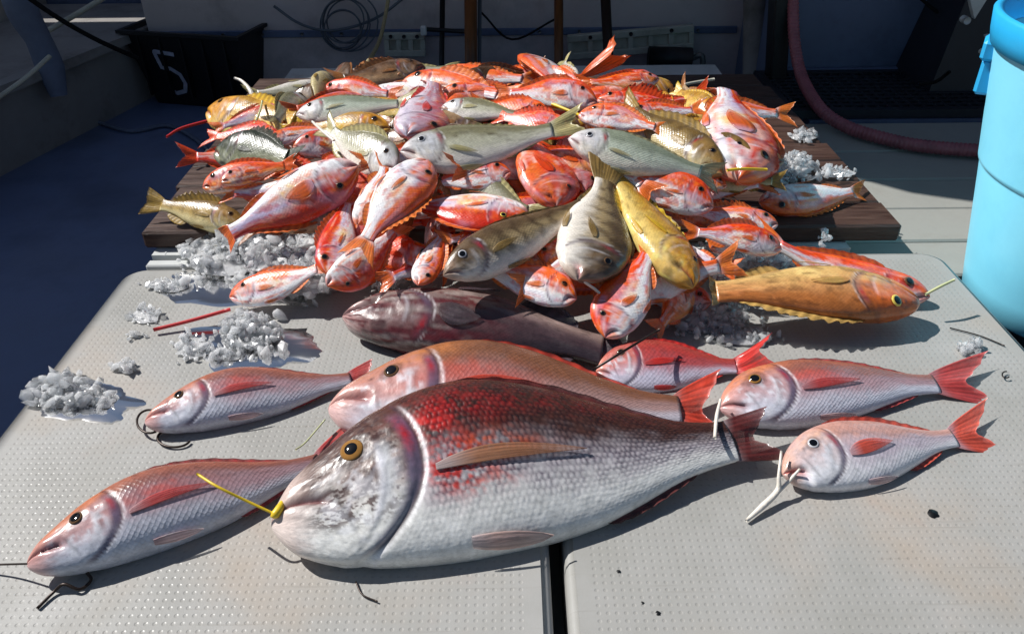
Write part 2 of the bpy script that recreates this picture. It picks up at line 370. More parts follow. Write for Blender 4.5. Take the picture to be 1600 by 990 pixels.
def paint(sp, u, th):
    kind = sp['kind']; pal = {k: lin(c) if isinstance(c, tuple) else c for k, c in PAL[kind].items()}
    sh = sp['sh']; nz = sp['nz']; S, C = np.sin(th), np.cos(th); sd = np.sign(C)
    v = S; n1 = nz.f(u * 9, v * 2.5 + sd * 11, 4) - .5; n2 = nz.f(u * 34, v * 9 + sd * 17 + 5, 4) - .5; n3 = nz.f(u * 90 + 2, v * 22 + sd * 3, 3) - .5
    w = v + n1 * .5 + n2 * .25
    c = mixc(pal['belly'] + 0 * u[..., None], pal['flank'], sm(-.75, .0, w)); c = mixc(c, pal['back'], sm(sp.get('b0', .02), sp.get('b0', .02) + (.2 if kind in ('red', 'pale', 'lavender') else .55), w))
    gu = gill_u(sh, v)
    hd = (1 - sm(gu - .05, gu + .0, u + n2 * .04))
    hc = mixc(pal['belly'] + 0 * u[..., None], pal['head'], sm(-.55, .15, w)); hc = mixc(hc, pal['back'], sm(.3 if kind == 'hero' else .5, .8 if kind == 'hero' else 1.0, w) * .75)
    c = mixc(c, hc, hd * .85)
    c = mixc(c, pal['snout'], (1 - sm(.03, .11, u + n2 * .04)) * .75)
    for (pu, pv, ru, rv, pc, st) in PATCH.get(kind, []):
        e = ((u - pu) / ru) ** 2 + ((v - pv) / rv) ** 2
        c = mixc(c, lin(pc), st * np.clip(np.exp(-e) * (1 + 2.2 * n1 + 2.0 * n2), 0, 1))
    if kind in ('banded', 'olive', 'yellow', 'silver', 'brown'):
        b = np.sin((u * {'banded': 8, 'olive': 6, 'yellow': 5, 'silver': 0, 'brown': 5}[kind] + n1 * 1.2 + .18 * v) * 2 * math.pi)
        if kind == 'silver': b = np.sin((v * 3.2 + n1 * 1.2) * 2 * math.pi) * .6
        c = mixc(c, lin((64, 46, 26)) if kind != 'yellow' else lin((150, 96, 20)), sm(.15, .9, b + n2) * sm(-.75, -.1, v) * (.62 if kind in ('banded',) else .42))
    if kind in ('orange', 'scarlet', 'brown', 'golden', 'darkgreen', 'yellow', 'mauve'):
        s = nz.f(u * 16 + 4, v * 5 + sd * 7, 3)
        c = mixc(c, c * .45 if kind != 'scarlet' else lin((236, 150, 130)), sm(.56, .72, s) * .7)
        c = mixc(c, np.minimum(c * 1.7 + .03, .85), sm(.56, .75, nz.f(u * 12 + 30, v * 4 + sd * 3, 3)) * .5)
    if kind in ('red', 'pale', 'lavender', 'orange', 'scarlet', 'rosehead'):
        st_ = nz.f(u * 5 + 11, v * 7 + sd * 6, 4); c = mixc(c, lin((238, 116, 24)), sm(.6, .66, st_) * .6)
        st_ = nz.f(u * 6 + 31, v * 5 + sd * 9, 4); c = mixc(c, lin((248, 244, 242)), sm(.56, .64, st_) * sm(-.9, -.2, -v) * .4)
        st_ = nz.f(u * 9 + 51, v * 6 + sd * 4, 4); c = mixc(c, lin((196, 28, 14)), sm(.6, .66, st_) * .55)
        st_ = nz.f(u * 4 + 71, v * 3 + sd * 2, 3); c = mixc(c, lin((176, 164, 196)), sm(.57, .7, st_) * .35)
    if kind == 'mauve':
        s = nz.f(u * 5 + 2, v * 14 + u * 9 + sd * 7, 3)
        c = mixc(c, lin((84, 26, 30)), sm(.5, .58, s) * .9 * (1 - sm(.5, .75, u)))
        c = mixc(c, lin((205, 196, 190)), sm(.55, .68, nz.f(u * 7 + 20, v * 10 + u * 8, 3)) * .25 * (1 - sm(.35, .6, u)))
        c = mixc(c, lin((54, 44, 50)), sm(.35, .8, u) * sm(-.7, .0, v) * .6)
    if kind == 'hero':
        # bruised red flank and shoulder, mottled brown head, pale cheek stripe
        for (pu, pv, ru, rv, st, pc) in ((.41, .55, .1, .24, 1.0, (150, 28, 24)), (.53, .66, .14, .16, .9, (132, 32, 26)), (.385, -.12, .055, .24, 1.9, (190, 38, 28)), (.345, .4, .035, .2, 1.2, (186, 34, 28)), (.47, .02, .08, .14, 1.0, (186, 84, 50)), (.69, .8, .25, .24, .45, (96, 40, 34)), (.44, -.3, .05, .12, .7, (206, 120, 110))):
            e = ((u - pu) / ru) ** 2 + ((v - pv) / rv) ** 2
            c = mixc(c, lin(pc), np.clip(st * np.exp(-e) * np.clip(.55 + 2.2 * n2 + 2.4 * n3 + n1, 0, 1.4), 0, .95))
        mot = sm(.485, .57, nz.f(u * 90, v * 26 + sd * 4, 3) * .6 + nz.f(u * 26, v * 8 + sd * 4, 3) * .4) * (1 - sm(gu - .05, gu - .01, u)) * sm(.05, .12, u) * sm(-.7, -.3, v + n1 * .5)
        c = mixc(c, lin((214, 212, 206)), sm(.47, .6, nz.f(u * 95 + 9, v * 28 + sd * 4, 3) * .6 + nz.f(u * 22 + 9, v * 7 + sd * 4, 3) * .4) * (1 - sm(gu - .06, gu - .02, u)) * sm(.06, .12, u) * (1 - sm(.25, .6, v)) * .4)
        c = mixc(c, lin((64, 38, 34)), mot * .9)
        pg = np.exp(-((u - gu * .78) / .012) ** 2) * sm(-.6, -.2, v) * (1 - sm(.2, .45, v)); c = mixc(c, lin((222, 224, 226)), pg * .8)
        c = mixc(c, lin((206, 200, 196)), np.exp(-((v - .05 - (u - .05) * 1.8) / .09) ** 2) * (1 - sm(.14, .19, u)) * sm(.03, .06, u) * .6)
    # gill slit and its pale edge, mouth line
    ll = np.exp(-((v - (.52 - .42 * np.clip((u - .3) / .6, 0, 1))) / .03) ** 2) * sm(gu, gu + .04, u); c = mixc(c, c * .62, ll * .55)
    # silver cheek, preopercle edge, nostril, maxilla line
    isred = kind in ('pink', 'brownpink', 'redback', 'silverpink', 'hero')
    ck = sm(.5, .68, nz.f(u * 34 + 13, v * 7 + sd * 5, 4)) * (1 - sm(gu - .06, gu - .02, u)) * sm(.05, .1, u) * (1 - sm(.15, .5, v))
    c = mixc(c, lin((216, 218, 226)), ck * (.35 if kind == 'hero' else .7 if isred else .4 if kind in ('red', 'pale', 'lavender', 'silver', 'greenish') else .1))
    pu = gu * .74
    c = mixc(c, lin((226, 226, 232)), np.exp(-((u - pu) / .008) ** 2) * sm(-.7, -.3, v) * (1 - sm(.2, .45, v)) * (.7 if isred else .35))
    c = mixc(c, c * .5, np.exp(-((u - pu - .016) / .008) ** 2) * sm(-.7, -.3, v) * (1 - sm(.2, .45, v)) * .5)
    c = mixc(c, lin((60, 34, 34)), np.exp(-((u - sh['ue'] + .055) / .008) ** 2 - ((v - sh['ve'] - .02) / .06) ** 2) * .8)
    mx = np.exp(-((u - sh['um'] - .012 + (v + .1) * .05) / .006) ** 2) * sm(-.75, -.5, v) * (1 - sm(.1, .3, v)); c = mixc(c, c * .45, mx * .6)
    er = np.sqrt(((u - sh['ue']) / (sh['re'] * 1.25)) ** 2 + ((v - sh['ve']) / (sh['re'] * 1.25 / .17)) ** 2); c = mixc(c, c * .42, (1 - sm(.9, 1.25, er)) * .8)
    # gill opening: purple grey band painting in recess shade, then the pale shoulder edge
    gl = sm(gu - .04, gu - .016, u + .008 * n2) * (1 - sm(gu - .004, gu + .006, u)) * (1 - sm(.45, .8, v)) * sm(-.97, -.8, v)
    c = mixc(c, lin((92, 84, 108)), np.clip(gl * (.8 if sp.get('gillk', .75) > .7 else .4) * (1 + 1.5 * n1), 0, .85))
    gr = np.exp(-((u - gu + .018) / .012) ** 2 - ((v - .35) / .2) ** 2); c = mixc(c, lin((170, 34, 40)), np.clip(gr * (.8 + n3), 0, .9))
    g0 = np.exp(-((u - gu - .002) / .005) ** 2) * (1 - sm(.8, .97, np.abs(v))); c = mixc(c, lin((60, 34, 42)), g0 * .8)
    ge = np.exp(-((u - gu - .011) / .0038) ** 2) * (1 - sm(.6, .85, v)) * sm(-.97, -.85, v) * (.5 + 1.2 * n1 + 1.0 * n2 + (.35 if sp.get('gillk', .75) > .7 else .0)); c = mixc(c, lin((236, 234, 238)), np.clip(ge * .65, 0, .55))
    mv = mouth_v(sh, u); gm = np.exp(-((v - mv) / (sh.get('mw', .06) + sp.get('gape', .05) * .8)) ** 2) * (1 - sm(sh['um'] * .75, sh['um'] * 1.05, u))
    c = mixc(c, lin(sp.get('mouthcol', (120, 40, 40))), gm * .85)
    c = c * (1 + .3 * n3 + .35 * n2 + .25 * n1)[..., None] * sp['tone']
    return np.clip(c, .004, .86)

def thin_part(sp, name, F, nr, ns, parent, fincol, mt=None, thick=.0035, ray_n=9, a0=.95, a1=.7):
    """thin two-sided fin from F(r, s) -> points and normals in fish units"""
    r = np.linspace(0, 1, nr)[:, None] + np.zeros((1, ns)); s = np.linspace(-1, 1, ns)[None, :] + np.zeros((nr, 1))
    p, n = F(r, s)
    tk = thick * (1 - .75 * r) * (1 - .6 * np.abs(s) ** 6)
    rid = .0016 * np.cos(s * ray_n * math.pi) * (.3 + .7 * r)
    a = p + n * (tk + rid)[..., None]; b = (p + n * (rid - tk)[..., None])[:, ::-1]
    g = np.concatenate([a, b], 1); nv = 2 * ns
    rr = np.concatenate([r, r], 1); ss = np.concatenate([s, s[:, ::-1]], 1)
    q = warp(sp, g).reshape(-1, 3)
    fc = lin(fincol); nz = sp['nz']
    m = nz.f(rr * 3 + 1, ss * 5 + 20, 3) - .5
    c = fc * (1 + 1.0 * m + .38 * np.cos(ss * ray_n * math.pi) + .1 * rr)[..., None]
    c = mixc(c, np.minimum(fc * 1.5 + .06, .85), sm(.8, 1, rr) * .35)
    c = mixc(c, lin(PAL[sp['kind']]['flank']), (1 - sm(0, .3, rr)) * .7)
    alp = a0 + (a1 - a0) * rr ** 1.3 - .12 * (1 - np.abs(np.cos(ss * ray_n * math.pi / 2 * 2))) * rr
    uv = np.stack([rr * .1, ss * .05], -1).reshape(-1, 2)
    f = grid_faces(nr, nv, True); f.append(tuple(range((nr - 1) * nv, nr * nv)))
    return new_mesh(name, q, f, mt or M_FIN, parent, col=np.clip(c, .004, .86).reshape(-1, 3), uv=uv, scl=np.zeros(len(q)), alp=np.clip(alp, .2, 1))

FCOUNT = [0]
def make_fish(name, label, H, T, dorsal='u', kind='red', shape='snapper', depth=1.0, thick=1.0, zh=.04, zt=.03, roll=0, by=0.0, bz=0.0, res=(72, 40), seed=None,
              tail=(.2, .11, 1.0), tailz=0.0, dfin=.05, dfold=.4, pec=(.2, .05), eye='dark', eyer=None, pupil=True, gape=.05, tone=1.0, group=None, fin=None, lump=.03, category='fish', spiky=False, pelvic=True, mouthcol=(120, 40, 40), tailtwist=0.0, ground=None, b0=None, pcol=None, vcol=None, pslope=.16, gillk=None, order=None, pts=None, eye_on=True):
    FCOUNT[0] += 1
    seed = FCOUNT[0] * 13 + 5 if seed is None else seed
    sh = SHAPES[shape]
    sp = dict(sh=sh, kind=kind, depth=depth, thick=thick, L=1.0, by=by, bz=bz, nz=Noise(seed), gape=gape, tone=tone, lump=lump, mouthcol=mouthcol)
    if b0 is not None: sp['b0'] = b0
    if gillk is not None: sp['gillk'] = gillk
    want = {'u': (0, 1), 'd': (0, -1), 'l': (-1, 0), 'r': (1, 0)}[dorsal]
    def frame(h, t):
        L = float(np.linalg.norm(t - h)); X = (t - h) / L
        up = np.array([0, 0, 1.0]); D = np.cross(up, X); D /= np.linalg.norm(D)
        if D[0] * want[0] + D[1] * want[1] < 0: D = -D
        upx = up - X * X.dot(up); upx /= np.linalg.norm(upx)
        ro = math.radians(roll); D = math.cos(ro) * D + math.sin(ro) * upx
        return L, X, D, np.cross(X, D)
    if ground is not None:
        ug_, tg_ = np.meshgrid(np.linspace(.02, .98, 25), np.linspace(0, 2 * math.pi, 24), indexing='ij')
        for _ in range(4):
            h, t = P(H[0], H[1], zh), P(T[0], T[1], zt); L, X, D, Z = frame(h, t)
            sp['L'] = L; sp['bz'] = bz * (1 if Z[2] > 0 else -1)
            q = warp(sp, body(sp, ug_, tg_)); zz = h[2] + q[..., 0] * X[2] + q[..., 1] * D[2] + q[..., 2] * Z[2]
            dz = ground - zz.min() - .002; zh += dz; zt += dz
    if pts is not None: h, t = np.array(pts[0]), np.array(pts[1])
    else: h, t = P(H[0], H[1], zh), P(T[0], T[1], zt)
    L, X, D, Z = frame(h, t); vis = 1 if Z[2] > 0 else -1
    sp['L'] = L; sp['bz'] = bz * vis
    e = empty(name, label, category, group=group)
    if order is not None: e['order'] = order
    e.matrix_world = Matrix(((X[0], D[0], Z[0], h[0]), (X[1], D[1], Z[1], h[1]), (X[2], D[2], Z[2], h[2]), (0, 0, 0, 1)))
    nu, nv = res
    s = np.linspace(0, 1, nu); uu = .35 * s ** 1.8 + .65 * s
    u = uu[:, None] + np.zeros((1, nv)); th = (np.arange(nv) / nv * 2 * math.pi)[None, :] + np.zeros((nu, 1))
    p = body(sp, u, th)
    hero = kind == 'hero'
    v = np.sin(th)
    smask = sm(-.01, .05, u - gill_u(sh, v)) * PAL[kind]['scale'] * (1 - .5 * sm(.6, 1, np.abs(v)))
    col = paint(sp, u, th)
    # uv in metres along the skin
    hh = (np.interp(u, US, sh['td']) - np.interp(u, US, sh['tv'])) * depth / 2
    arc = np.where(np.cos(th) >= 0, np.arcsin(np.clip(v, -1, 1)), np.arcsin(np.clip(v, -1, 1)) + 7)
    mean_h = .17 * depth
    uv = np.stack([u * L, arc * mean_h * L * .8 + seed * .37], -1)
    if hero:
        # each scale is a small raised plate
        cell = .0078; nza = sp['nz'].f(u * 22, v * 6 + 3, 3) - .5; nzb = sp['nz'].f(u * 22 + 40, v * 6 + 9, 3) - .5
        a = uv[..., 0] / cell * .9 + 1.3 * nza; b = (uv[..., 1]) / cell + 1.1 * nzb
        row = np.floor(b); fa = (a + .5 * (row % 2)) % 1; fb = b % 1
        nzw = sp['nz'].f(u * 40, v * 12, 2) - .5
        plate = (np.clip(1 - ((fa - .5) * 1.25) ** 2 * 2.4 - ((fb - .5)) ** 2 * 2.6, 0, 1)) * (.55 + .45 * fa)
        pm = smask * np.clip(.95 + 1.6 * nzw + 1.2 * nza, .1, 1.4) * (.35 + .65 * sm(-.75, .0, v))
        dirn = np.stack([0 * u, np.sin(th), np.cos(th)], -1)
        p = p + dirn * (plate * pm * .0019)[..., None]
        dk = (1 - plate) * np.clip(pm, 0, 1) * sm(-.85, -.3, v)
        col = mixc(col, col * np.array([.30, .27, .32]), dk * 1.0)
        col = mixc(col, np.minimum(col * 1.2, .85), plate * np.clip(pm, 0, 1) * .6)
    q = warp(sp, p).reshape(-1, 3)
    f = grid_faces(nu, nv, True, False); f.append(tuple(range(nv))); f.append(tuple(range((nu - 1) * nv, nu * nv))[::-1])
    f = [x[::-1] for x in f]
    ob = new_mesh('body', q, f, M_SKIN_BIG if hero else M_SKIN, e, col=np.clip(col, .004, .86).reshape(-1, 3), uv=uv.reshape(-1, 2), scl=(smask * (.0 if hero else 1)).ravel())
    fc = fin or PAL[kind]['fin']
    big = max(nu, 72) > 90
    # tail fin
    tl, ts, tf = tail
    if tl > 0:
        yd, yv = sh['td'][-1] * depth, sh['tv'][-1] * depth
        def FT(r, s):
            ln = tl * ((1 - .58 * tf) + .58 * tf * np.abs(s) ** 1.2) * (1 - .05 * np.abs(np.sin(s * 9)))
            x = .985 + r * ln; y = (yd + yv) / 2 + s * ((yd - yv) / 2 * .98 + ts * r ** .85 * (.4 + .6 * np.abs(s)))
            zz = vis * (tailz * r ** 1.6 + tailtwist * s * r) + .008 * np.sin(s * 5 + seed) * r
            return np.stack([x, y, zz], -1), np.stack([0 * r, 0 * r, 1 + 0 * r], -1)
        thin_part(sp, 'tail_fin', FT, 10, 28, e, fc, ray_n=10)
    # dorsal fin
    def ridge(sign, a, b, hgt, fold, spik):
        def FD(r, s):
            u_ = a + (b - a) * (s + 1) / 2
            yr = np.interp(u_, US, sh['td'] if sign > 0 else sh['tv']) * depth
            prof = np.clip(np.sin(np.clip((s + 1) / 2, 0, 1) ** .7 * math.pi), 0, 1) ** .5
            hh_ = hgt * prof * (1 + (.24 * np.cos((s + 1) * 10.5 * math.pi + 1.5 * np.sin(s * 7 + seed)) * (.6 + .8 * sp['nz'].n(s * 9 + 20, 0 * s + 3)) if spik else .08 * np.cos((s + 1) * 9 * math.pi)) * r)
            y = yr * .96 + sign * r * hh_ * math.cos(fold); z = vis * r * hh_ * math.sin(fold)
            x = u_ + r * hh_ * .7
            return np.stack([x, y, z], -1), np.stack([0 * r, -sign * math.sin(fold) + 0 * r, vis * math.cos(fold) + 0 * r], -1)
        return FD
    if dfin > 0:
        thin_part(sp, 'dorsal_fin', ridge(1, .3, .9, dfin, dfold, spiky), 5, 45, e, fc, thick=.003, ray_n=11)
        thin_part(sp, 'anal_fin', ridge(-1, .66, .9, dfin * .8, dfold * .6, False), 5, 20, e, fc, thick=.003, ray_n=6)
    # pectoral fins, one on each flank
    pl, pw = pec
    for side in ((vis, -vis) if big else (vis,)):
        if pl > 0:
            def FP(r, s):
                wv = pw * 6 * np.sin(np.clip(r * .95 + .05, 0, 1) ** .75 * math.pi) ** .8
                uu_ = sh['ug'] + .025 + r * pl; vv = np.clip(-.12 + pslope * r + s * wv * (1 + .3 * s), -.95, .95)
                th_ = np.arcsin(vv); th_ = th_ if side > 0 else math.pi - th_
                a0 = body(sp, uu_, th_); nrm = np.stack([0 * r, np.sin(th_) * .6, np.cos(th_)], -1); nrm /= np.linalg.norm(nrm, axis=-1)[..., None]
                return a0 + nrm * (.004 + .006 * r)[..., None], nrm
            thin_part(sp, 'pectoral_fin', FP, 12, 14, e, pcol or fc, ray_n=6, thick=.002, a0=.8, a1=.3)
    if pelvic:
        def FV(r, s):
            wv = .07 * np.sin(np.clip(r * .8 + .2, 0, 1) * math.pi) ** .7
            uu_ = sh['ug'] + .07 + r * .16; vv = np.clip(-.88 + s * wv, -.985, .9); th_ = np.arcsin(vv); th_ = th_ if vis > 0 else math.pi - th_
            a0 = body(sp, uu_, th_); nrm = np.stack([0 * r, np.sin(th_), np.cos(th_) * 1.0], -1); nrm /= np.linalg.norm(nrm, axis=-1)[..., None]
            return a0 + nrm * (.004 + .02 * r)[..., None], nrm
        thin_part(sp, 'pelvic_fin', FV, 8, 8, e, vcol or fc, ray_n=4, thick=.002, a0=.8, a1=.5)
    # eyes
    if eye_on:
        re = (eyer or sh['re']) * (1.0 if kind == 'hero' else .88)
        for side in ((vis, -vis) if big else (vis,)):
            pe, ne = surf(sp, sh['ue'], sh['ve'], side); pe = pe[0]; ne = ne[0]
            c0 = warp(sp, pe[None])[0]; R = re * L
            def dome(rad, hgt, off, name, mt, par):
                vv = []; ff = []
                q_ = Vector(ne).to_track_quat('Z', 'Y')
                for i in range(9):
                    a = i / 8 * math.pi * .55
                    for k in range(18):
                        b_ = 2 * math.pi * k / 18
                        pp = q_ @ Vector((rad * math.sin(a) * math.cos(b_), rad * math.sin(a) * math.sin(b_), hgt * (math.cos(a)) + off)); vv.append(Vector(c0) + pp)
                return new_mesh(name, vv, grid_faces(9, 18, True), mt, par)
            oe = dome(R, R * .26, -R * .03, 'eye', M_IRIS[eye], e)
            if pupil: dome(R * (.58 if hero else .72), R * .1, R * (.16 if hero else .152), 'pupil', M_PUPIL, oe)
    return e

# ------------------------------------------------------------------ the setting
M_LID = mat('lid_plastic', (150, 148, 138), .42, .4)
def lid_material():
    m = M_LID; t = m.node_tree; b = t.nodes['Principled BSDF']; L = t.links.new
    tc = t.nodes.new('ShaderNodeTexCoord'); N = t.nodes.new
    def math_(op, a, b_=None, c=None):
        n = N('ShaderNodeMath'); n.operation = op
        for i, x in enumerate((a, b_, c)):
            if x is None: continue
            if isinstance(x, (int, float)): n.inputs[i].default_value = x
            else: L(x, n.inputs[i])
        return n.outputs[0]
    def rng(x, a, b_, c, d):
        n = N('ShaderNodeMapRange'); n.interpolation_type = 'SMOOTHSTEP'; L(x, n.inputs[0])
        for i, q in enumerate((a, b_, c, d)): n.inputs[i + 1].default_value = q
        return n.outputs[0]
    def noise(sc, det=6, ro=.6):
        n = N('ShaderNodeTexNoise'); n.inputs['Scale'].default_value = sc; n.inputs['Detail'].default_value = det; n.inputs['Roughness'].default_value = ro; L(tc.outputs['Object'], n.inputs['Vector']); return n.outputs[0]
    mp = N('ShaderNodeMapping'); mp.inputs['Scale'].default_value = (1 / .0112, 1 / .0112, 0); L(tc.outputs['Object'], mp.inputs[0])
    vo = N('ShaderNodeTexVoronoi'); vo.voronoi_dimensions = '2D'; vo.inputs['Scale'].default_value = 1; vo.inputs['Randomness'].default_value = 0.0; L(mp.outputs[0], vo.inputs['Vector'])
    sep = N('ShaderNodeSeparateXYZ'); L(tc.outputs['Object'], sep.inputs[0])
    ax = math_('ABSOLUTE', sep.outputs[0]); ay = math_('ABSOLUTE', sep.outputs[1])
    atx = N('ShaderNodeAttribute'); atx.attribute_type = 'OBJECT'; atx.attribute_name = 'half_width'
    aty = N('ShaderNodeAttribute'); aty.attribute_type = 'OBJECT'; aty.attribute_name = 'half_depth'
    mk = math_('MULTIPLY', math_('LESS_THAN', ax, math_('SUBTRACT', atx.outputs['Fac'], .034)), math_('LESS_THAN', ay, math_('SUBTRACT', aty.outputs['Fac'], .034)))
    dim = math_('MULTIPLY', rng(vo.outputs['Distance'], .1, .28, 1, 0), mk)          # 1 in each dimple
    wear = rng(noise(9), .35, .65, .35, 1)
    dw = math_('MULTIPLY', dim, wear)
    c1 = N('ShaderNodeMix'); c1.data_type = 'RGBA'; L(rng(noise(3.2, 8, .7), .3, .7, 0, 1), c1.inputs[0]); c1.inputs[6].default_value = (*lin((148, 147, 142)), 1); c1.inputs[7].default_value = (*lin((161, 160, 157)), 1)
    # tan and rusty stains that stay put
    c2 = N('ShaderNodeMix'); c2.data_type = 'RGBA'; L(math_('MULTIPLY', rng(noise(2.4, 5, .55), .52, .72, 0, 1), .36), c2.inputs[0]); L(c1.outputs[2], c2.inputs[6]); c2.inputs[7].default_value = (*lin((172, 146, 118)), 1)
    c3 = N('ShaderNodeMix'); c3.data_type = 'RGBA'; L(math_('MULTIPLY', rng(noise(60, 6, .75), .62, .78, 0, 1), .35), c3.inputs[0]); L(c2.outputs[2], c3.inputs[6]); c3.inputs[7].default_value = (*lin((120, 108, 92)), 1)
    c4 = N('ShaderNodeMix'); c4.data_type = 'RGBA'; L(math_('MULTIPLY', dw, .2), c4.inputs[0]); L(c3.outputs[2], c4.inputs[6]); c4.inputs[7].default_value = (*lin((122, 116, 108)), 1)
    c5 = N('ShaderNodeMix'); c5.data_type = 'RGBA'; L(math_('MULTIPLY', rng(noise(4.3, 7, .68), .56, .74, 0, 1), .16), c5.inputs[0]); L(c4.outputs[2], c5.inputs[6]); c5.inputs[7].default_value = (*lin((176, 128, 112)), 1)
    mq = N('ShaderNodeMapping'); mq.inputs['Scale'].default_value = (2, 40, 1); mq.inputs['Rotation'].default_value = (0, 0, .5); L(tc.outputs['Object'], mq.inputs[0])
    nq = N('ShaderNodeTexNoise'); nq.inputs['Scale'].default_value = 3; nq.inputs['Detail'].default_value = 4; L(mq.outputs[0], nq.inputs['Vector'])
    c6 = N('ShaderNodeMix'); c6.data_type = 'RGBA'; L(math_('MULTIPLY', rng(nq.outputs[0], .62, .72, 0, 1), .22), c6.inputs[0]); L(c5.outputs[2], c6.inputs[6]); c6.inputs[7].default_value = (*lin((116, 110, 100)), 1)
    L(c6.outputs[2], b.inputs['Base Color'])
    L(rng(noise(5, 6, .6), .32, .62, .36, .62), b.inputs['Roughness'])
    bp = N('ShaderNodeBump'); bp.inputs['Strength'].default_value = .28; bp.inputs['Distance'].default_value = .0022; bp.invert = True; L(dim, bp.inputs['Height'])
    b2 = N('ShaderNodeBump'); b2.inputs['Strength'].default_value = .12; b2.inputs['Distance'].default_value = .001; L(noise(400, 3), b2.inputs['Height']); L(bp.outputs[0], b2.inputs['Normal']); L(b2.outputs[0], b.inputs['Normal'])
lid_material()
M_DECK = mat('deck_paint', (102, 116, 148), .45, .4, noise=.18, nscale=3, bump=.15, bscale=50, rnoise=.12, dirt=(66, 76, 98), dscale=2.2, damt=.6)
M_SIDE = mat('side_deck_paint', (150, 150, 144), .55, .4, noise=.12, nscale=5, bump=.15, bscale=80, dirt=(128, 124, 116), dscale=5, damt=.6)
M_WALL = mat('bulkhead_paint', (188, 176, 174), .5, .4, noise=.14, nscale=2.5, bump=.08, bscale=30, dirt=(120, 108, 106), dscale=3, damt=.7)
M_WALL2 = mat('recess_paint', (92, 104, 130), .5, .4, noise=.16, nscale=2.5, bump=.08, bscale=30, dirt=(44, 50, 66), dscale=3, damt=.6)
M_CREAM = mat('cream_plastic', (176, 174, 160), .45, .4, noise=.1, nscale=12, dirt=(110, 104, 90), dscale=9, damt=.6)
M_WHITE = mat('white_plastic', (196, 198, 196), .4, .4, noise=.07, nscale=14, dirt=(140, 134, 122), dscale=9, damt=.5)
M_WOOD = mat('wet_board_wood', (66, 46, 38), .5, .45, noise=.5, nscale=7, bump=.6, bscale=16, rnoise=.2, stretch=(1, 9, 9), dirt=(106, 84, 70), dscale=9, damt=.55)
M_BLACK = mat('black_plastic', (20, 20, 24), .5, .4, noise=.2, nscale=20, bump=.1, bscale=120)
M_STEEL = mat('dull_steel', (104, 104, 104), .45, .5, metal=.6, noise=.2, nscale=30)
M_RUST = mat('brown_varnished_pole', (128, 78, 42), .4, .5, noise=.3, nscale=14, stretch=(4, 4, .6), dirt=(58, 34, 22), dscale=6, damt=.8)
M_DARKPOLE = mat('dark_pole', (46, 32, 28), .5, .4, noise=.25, nscale=14, stretch=(4, 4, .6))
M_HOSE = mat('pink_hose', (150, 84, 92), .42, .5, noise=.18, nscale=24, dirt=(84, 50, 58), dscale=14, damt=.6)
M_AQUA = mat('aqua_plastic', (138, 228, 255), .38, .5, noise=.05, nscale=4, bump=.06, bscale=30, dirt=(112, 206, 240), dscale=7, damt=.35)
M_AQUA2 = mat('blue_handle', (40, 170, 226), .4, .5, noise=.08, nscale=8)
M_ROPE = mat('rope_fibre', (150, 136, 104), .8, .2, noise=.25, nscale=90, bump=.6, bscale=240)
M_BLKROPE = mat('black_rope', (16, 16, 18), .8, .2, noise=.25, nscale=90, bump=.5, bscale=240)
M_WIRE = mat('wire_grey', (86, 92, 100), .5, .4)
M_CLOTH = mat('blue_cloth', (104, 112, 130), .85, .1, noise=.2, nscale=9, bump=.5, bscale=18)
M_MARK = mat('white_paint_mark', (170, 174, 190), .6, .3, noise=.25, nscale=40)
M_GRATE = mat('grate_plastic', (30, 34, 42), .5, .4, noise=.2, nscale=20)
M_HULL = mat('gunwale_paint', (140, 136, 132), .55, .35, noise=.15, nscale=5, dirt=(80, 74, 70), dscale=4, damt=.7)
M_SHADE_SLAB = mat('shade_slab_fibreglass', (196, 198, 200), .5, .4, noise=.06, nscale=3)
M_LINE_R = mat('red_plastic', (196, 48, 50), .35, .5, noise=.1, nscale=40)
M_LINE_Y = mat('yellow_rubber', (224, 190, 40), .4, .5, noise=.15, nscale=60)
M_BAIT = mat('white_squid', (226, 218, 206), .3, .5, noise=.12, nscale=60, bump=.3, bscale=200)
M_HOOK = mat('dark_hook_wire', (46, 34, 28), .35, .6, metal=.5)
M_TAR = mat('dark_speck', (12, 12, 12), .4, .5)
M_LEAD = mat('translucent_line', (196, 200, 150), .3, .5)
M_MOUTH = mat('mouth_flesh', (196, 70, 66), .25, .5, noise=.3, nscale=60, bump=.4, bscale=120)

ZD, ZS = -.32, -.10
o = MB().box((-8, -4, ZD - .2), (9, 9, ZD)).build('deck', M_DECK); structure(o)
# raised side deck beside the lids, with plank seams and a step
def side_deck():
    m = MB()
    ys = [-.8, 1.58, 1.745, 1.93, 2.12, 2.33, 2.58]
    for a, b in zip(ys[:-1], ys[1:]):
        m.box((1.085 if a < 1.5 else .76, a + .004, ZD + .002), (3.2, b - .004, ZS - (.0 if a < 1.9 else .004)), bev=.005)
    return m.build('side_deck', M_SIDE)
structure(side_deck())
M_FASCIA_SHADE = mat('fascia_shade_navy', (40, 48, 66), .5, .4, noise=.2, nscale=8)  # dark navy stands in for shade in the gap beside the lid
o = MB().box((1.078, -.8, ZD + .002), (1.0845, 1.575, ZS - .004)).build('shade_fascia', M_FASCIA_SHADE); structure(o)
o = MB().box((-.78, -.6, ZD + .002), (.75, 2.9, -.16)).build('hatch_coaming', M_SIDE); structure(o)

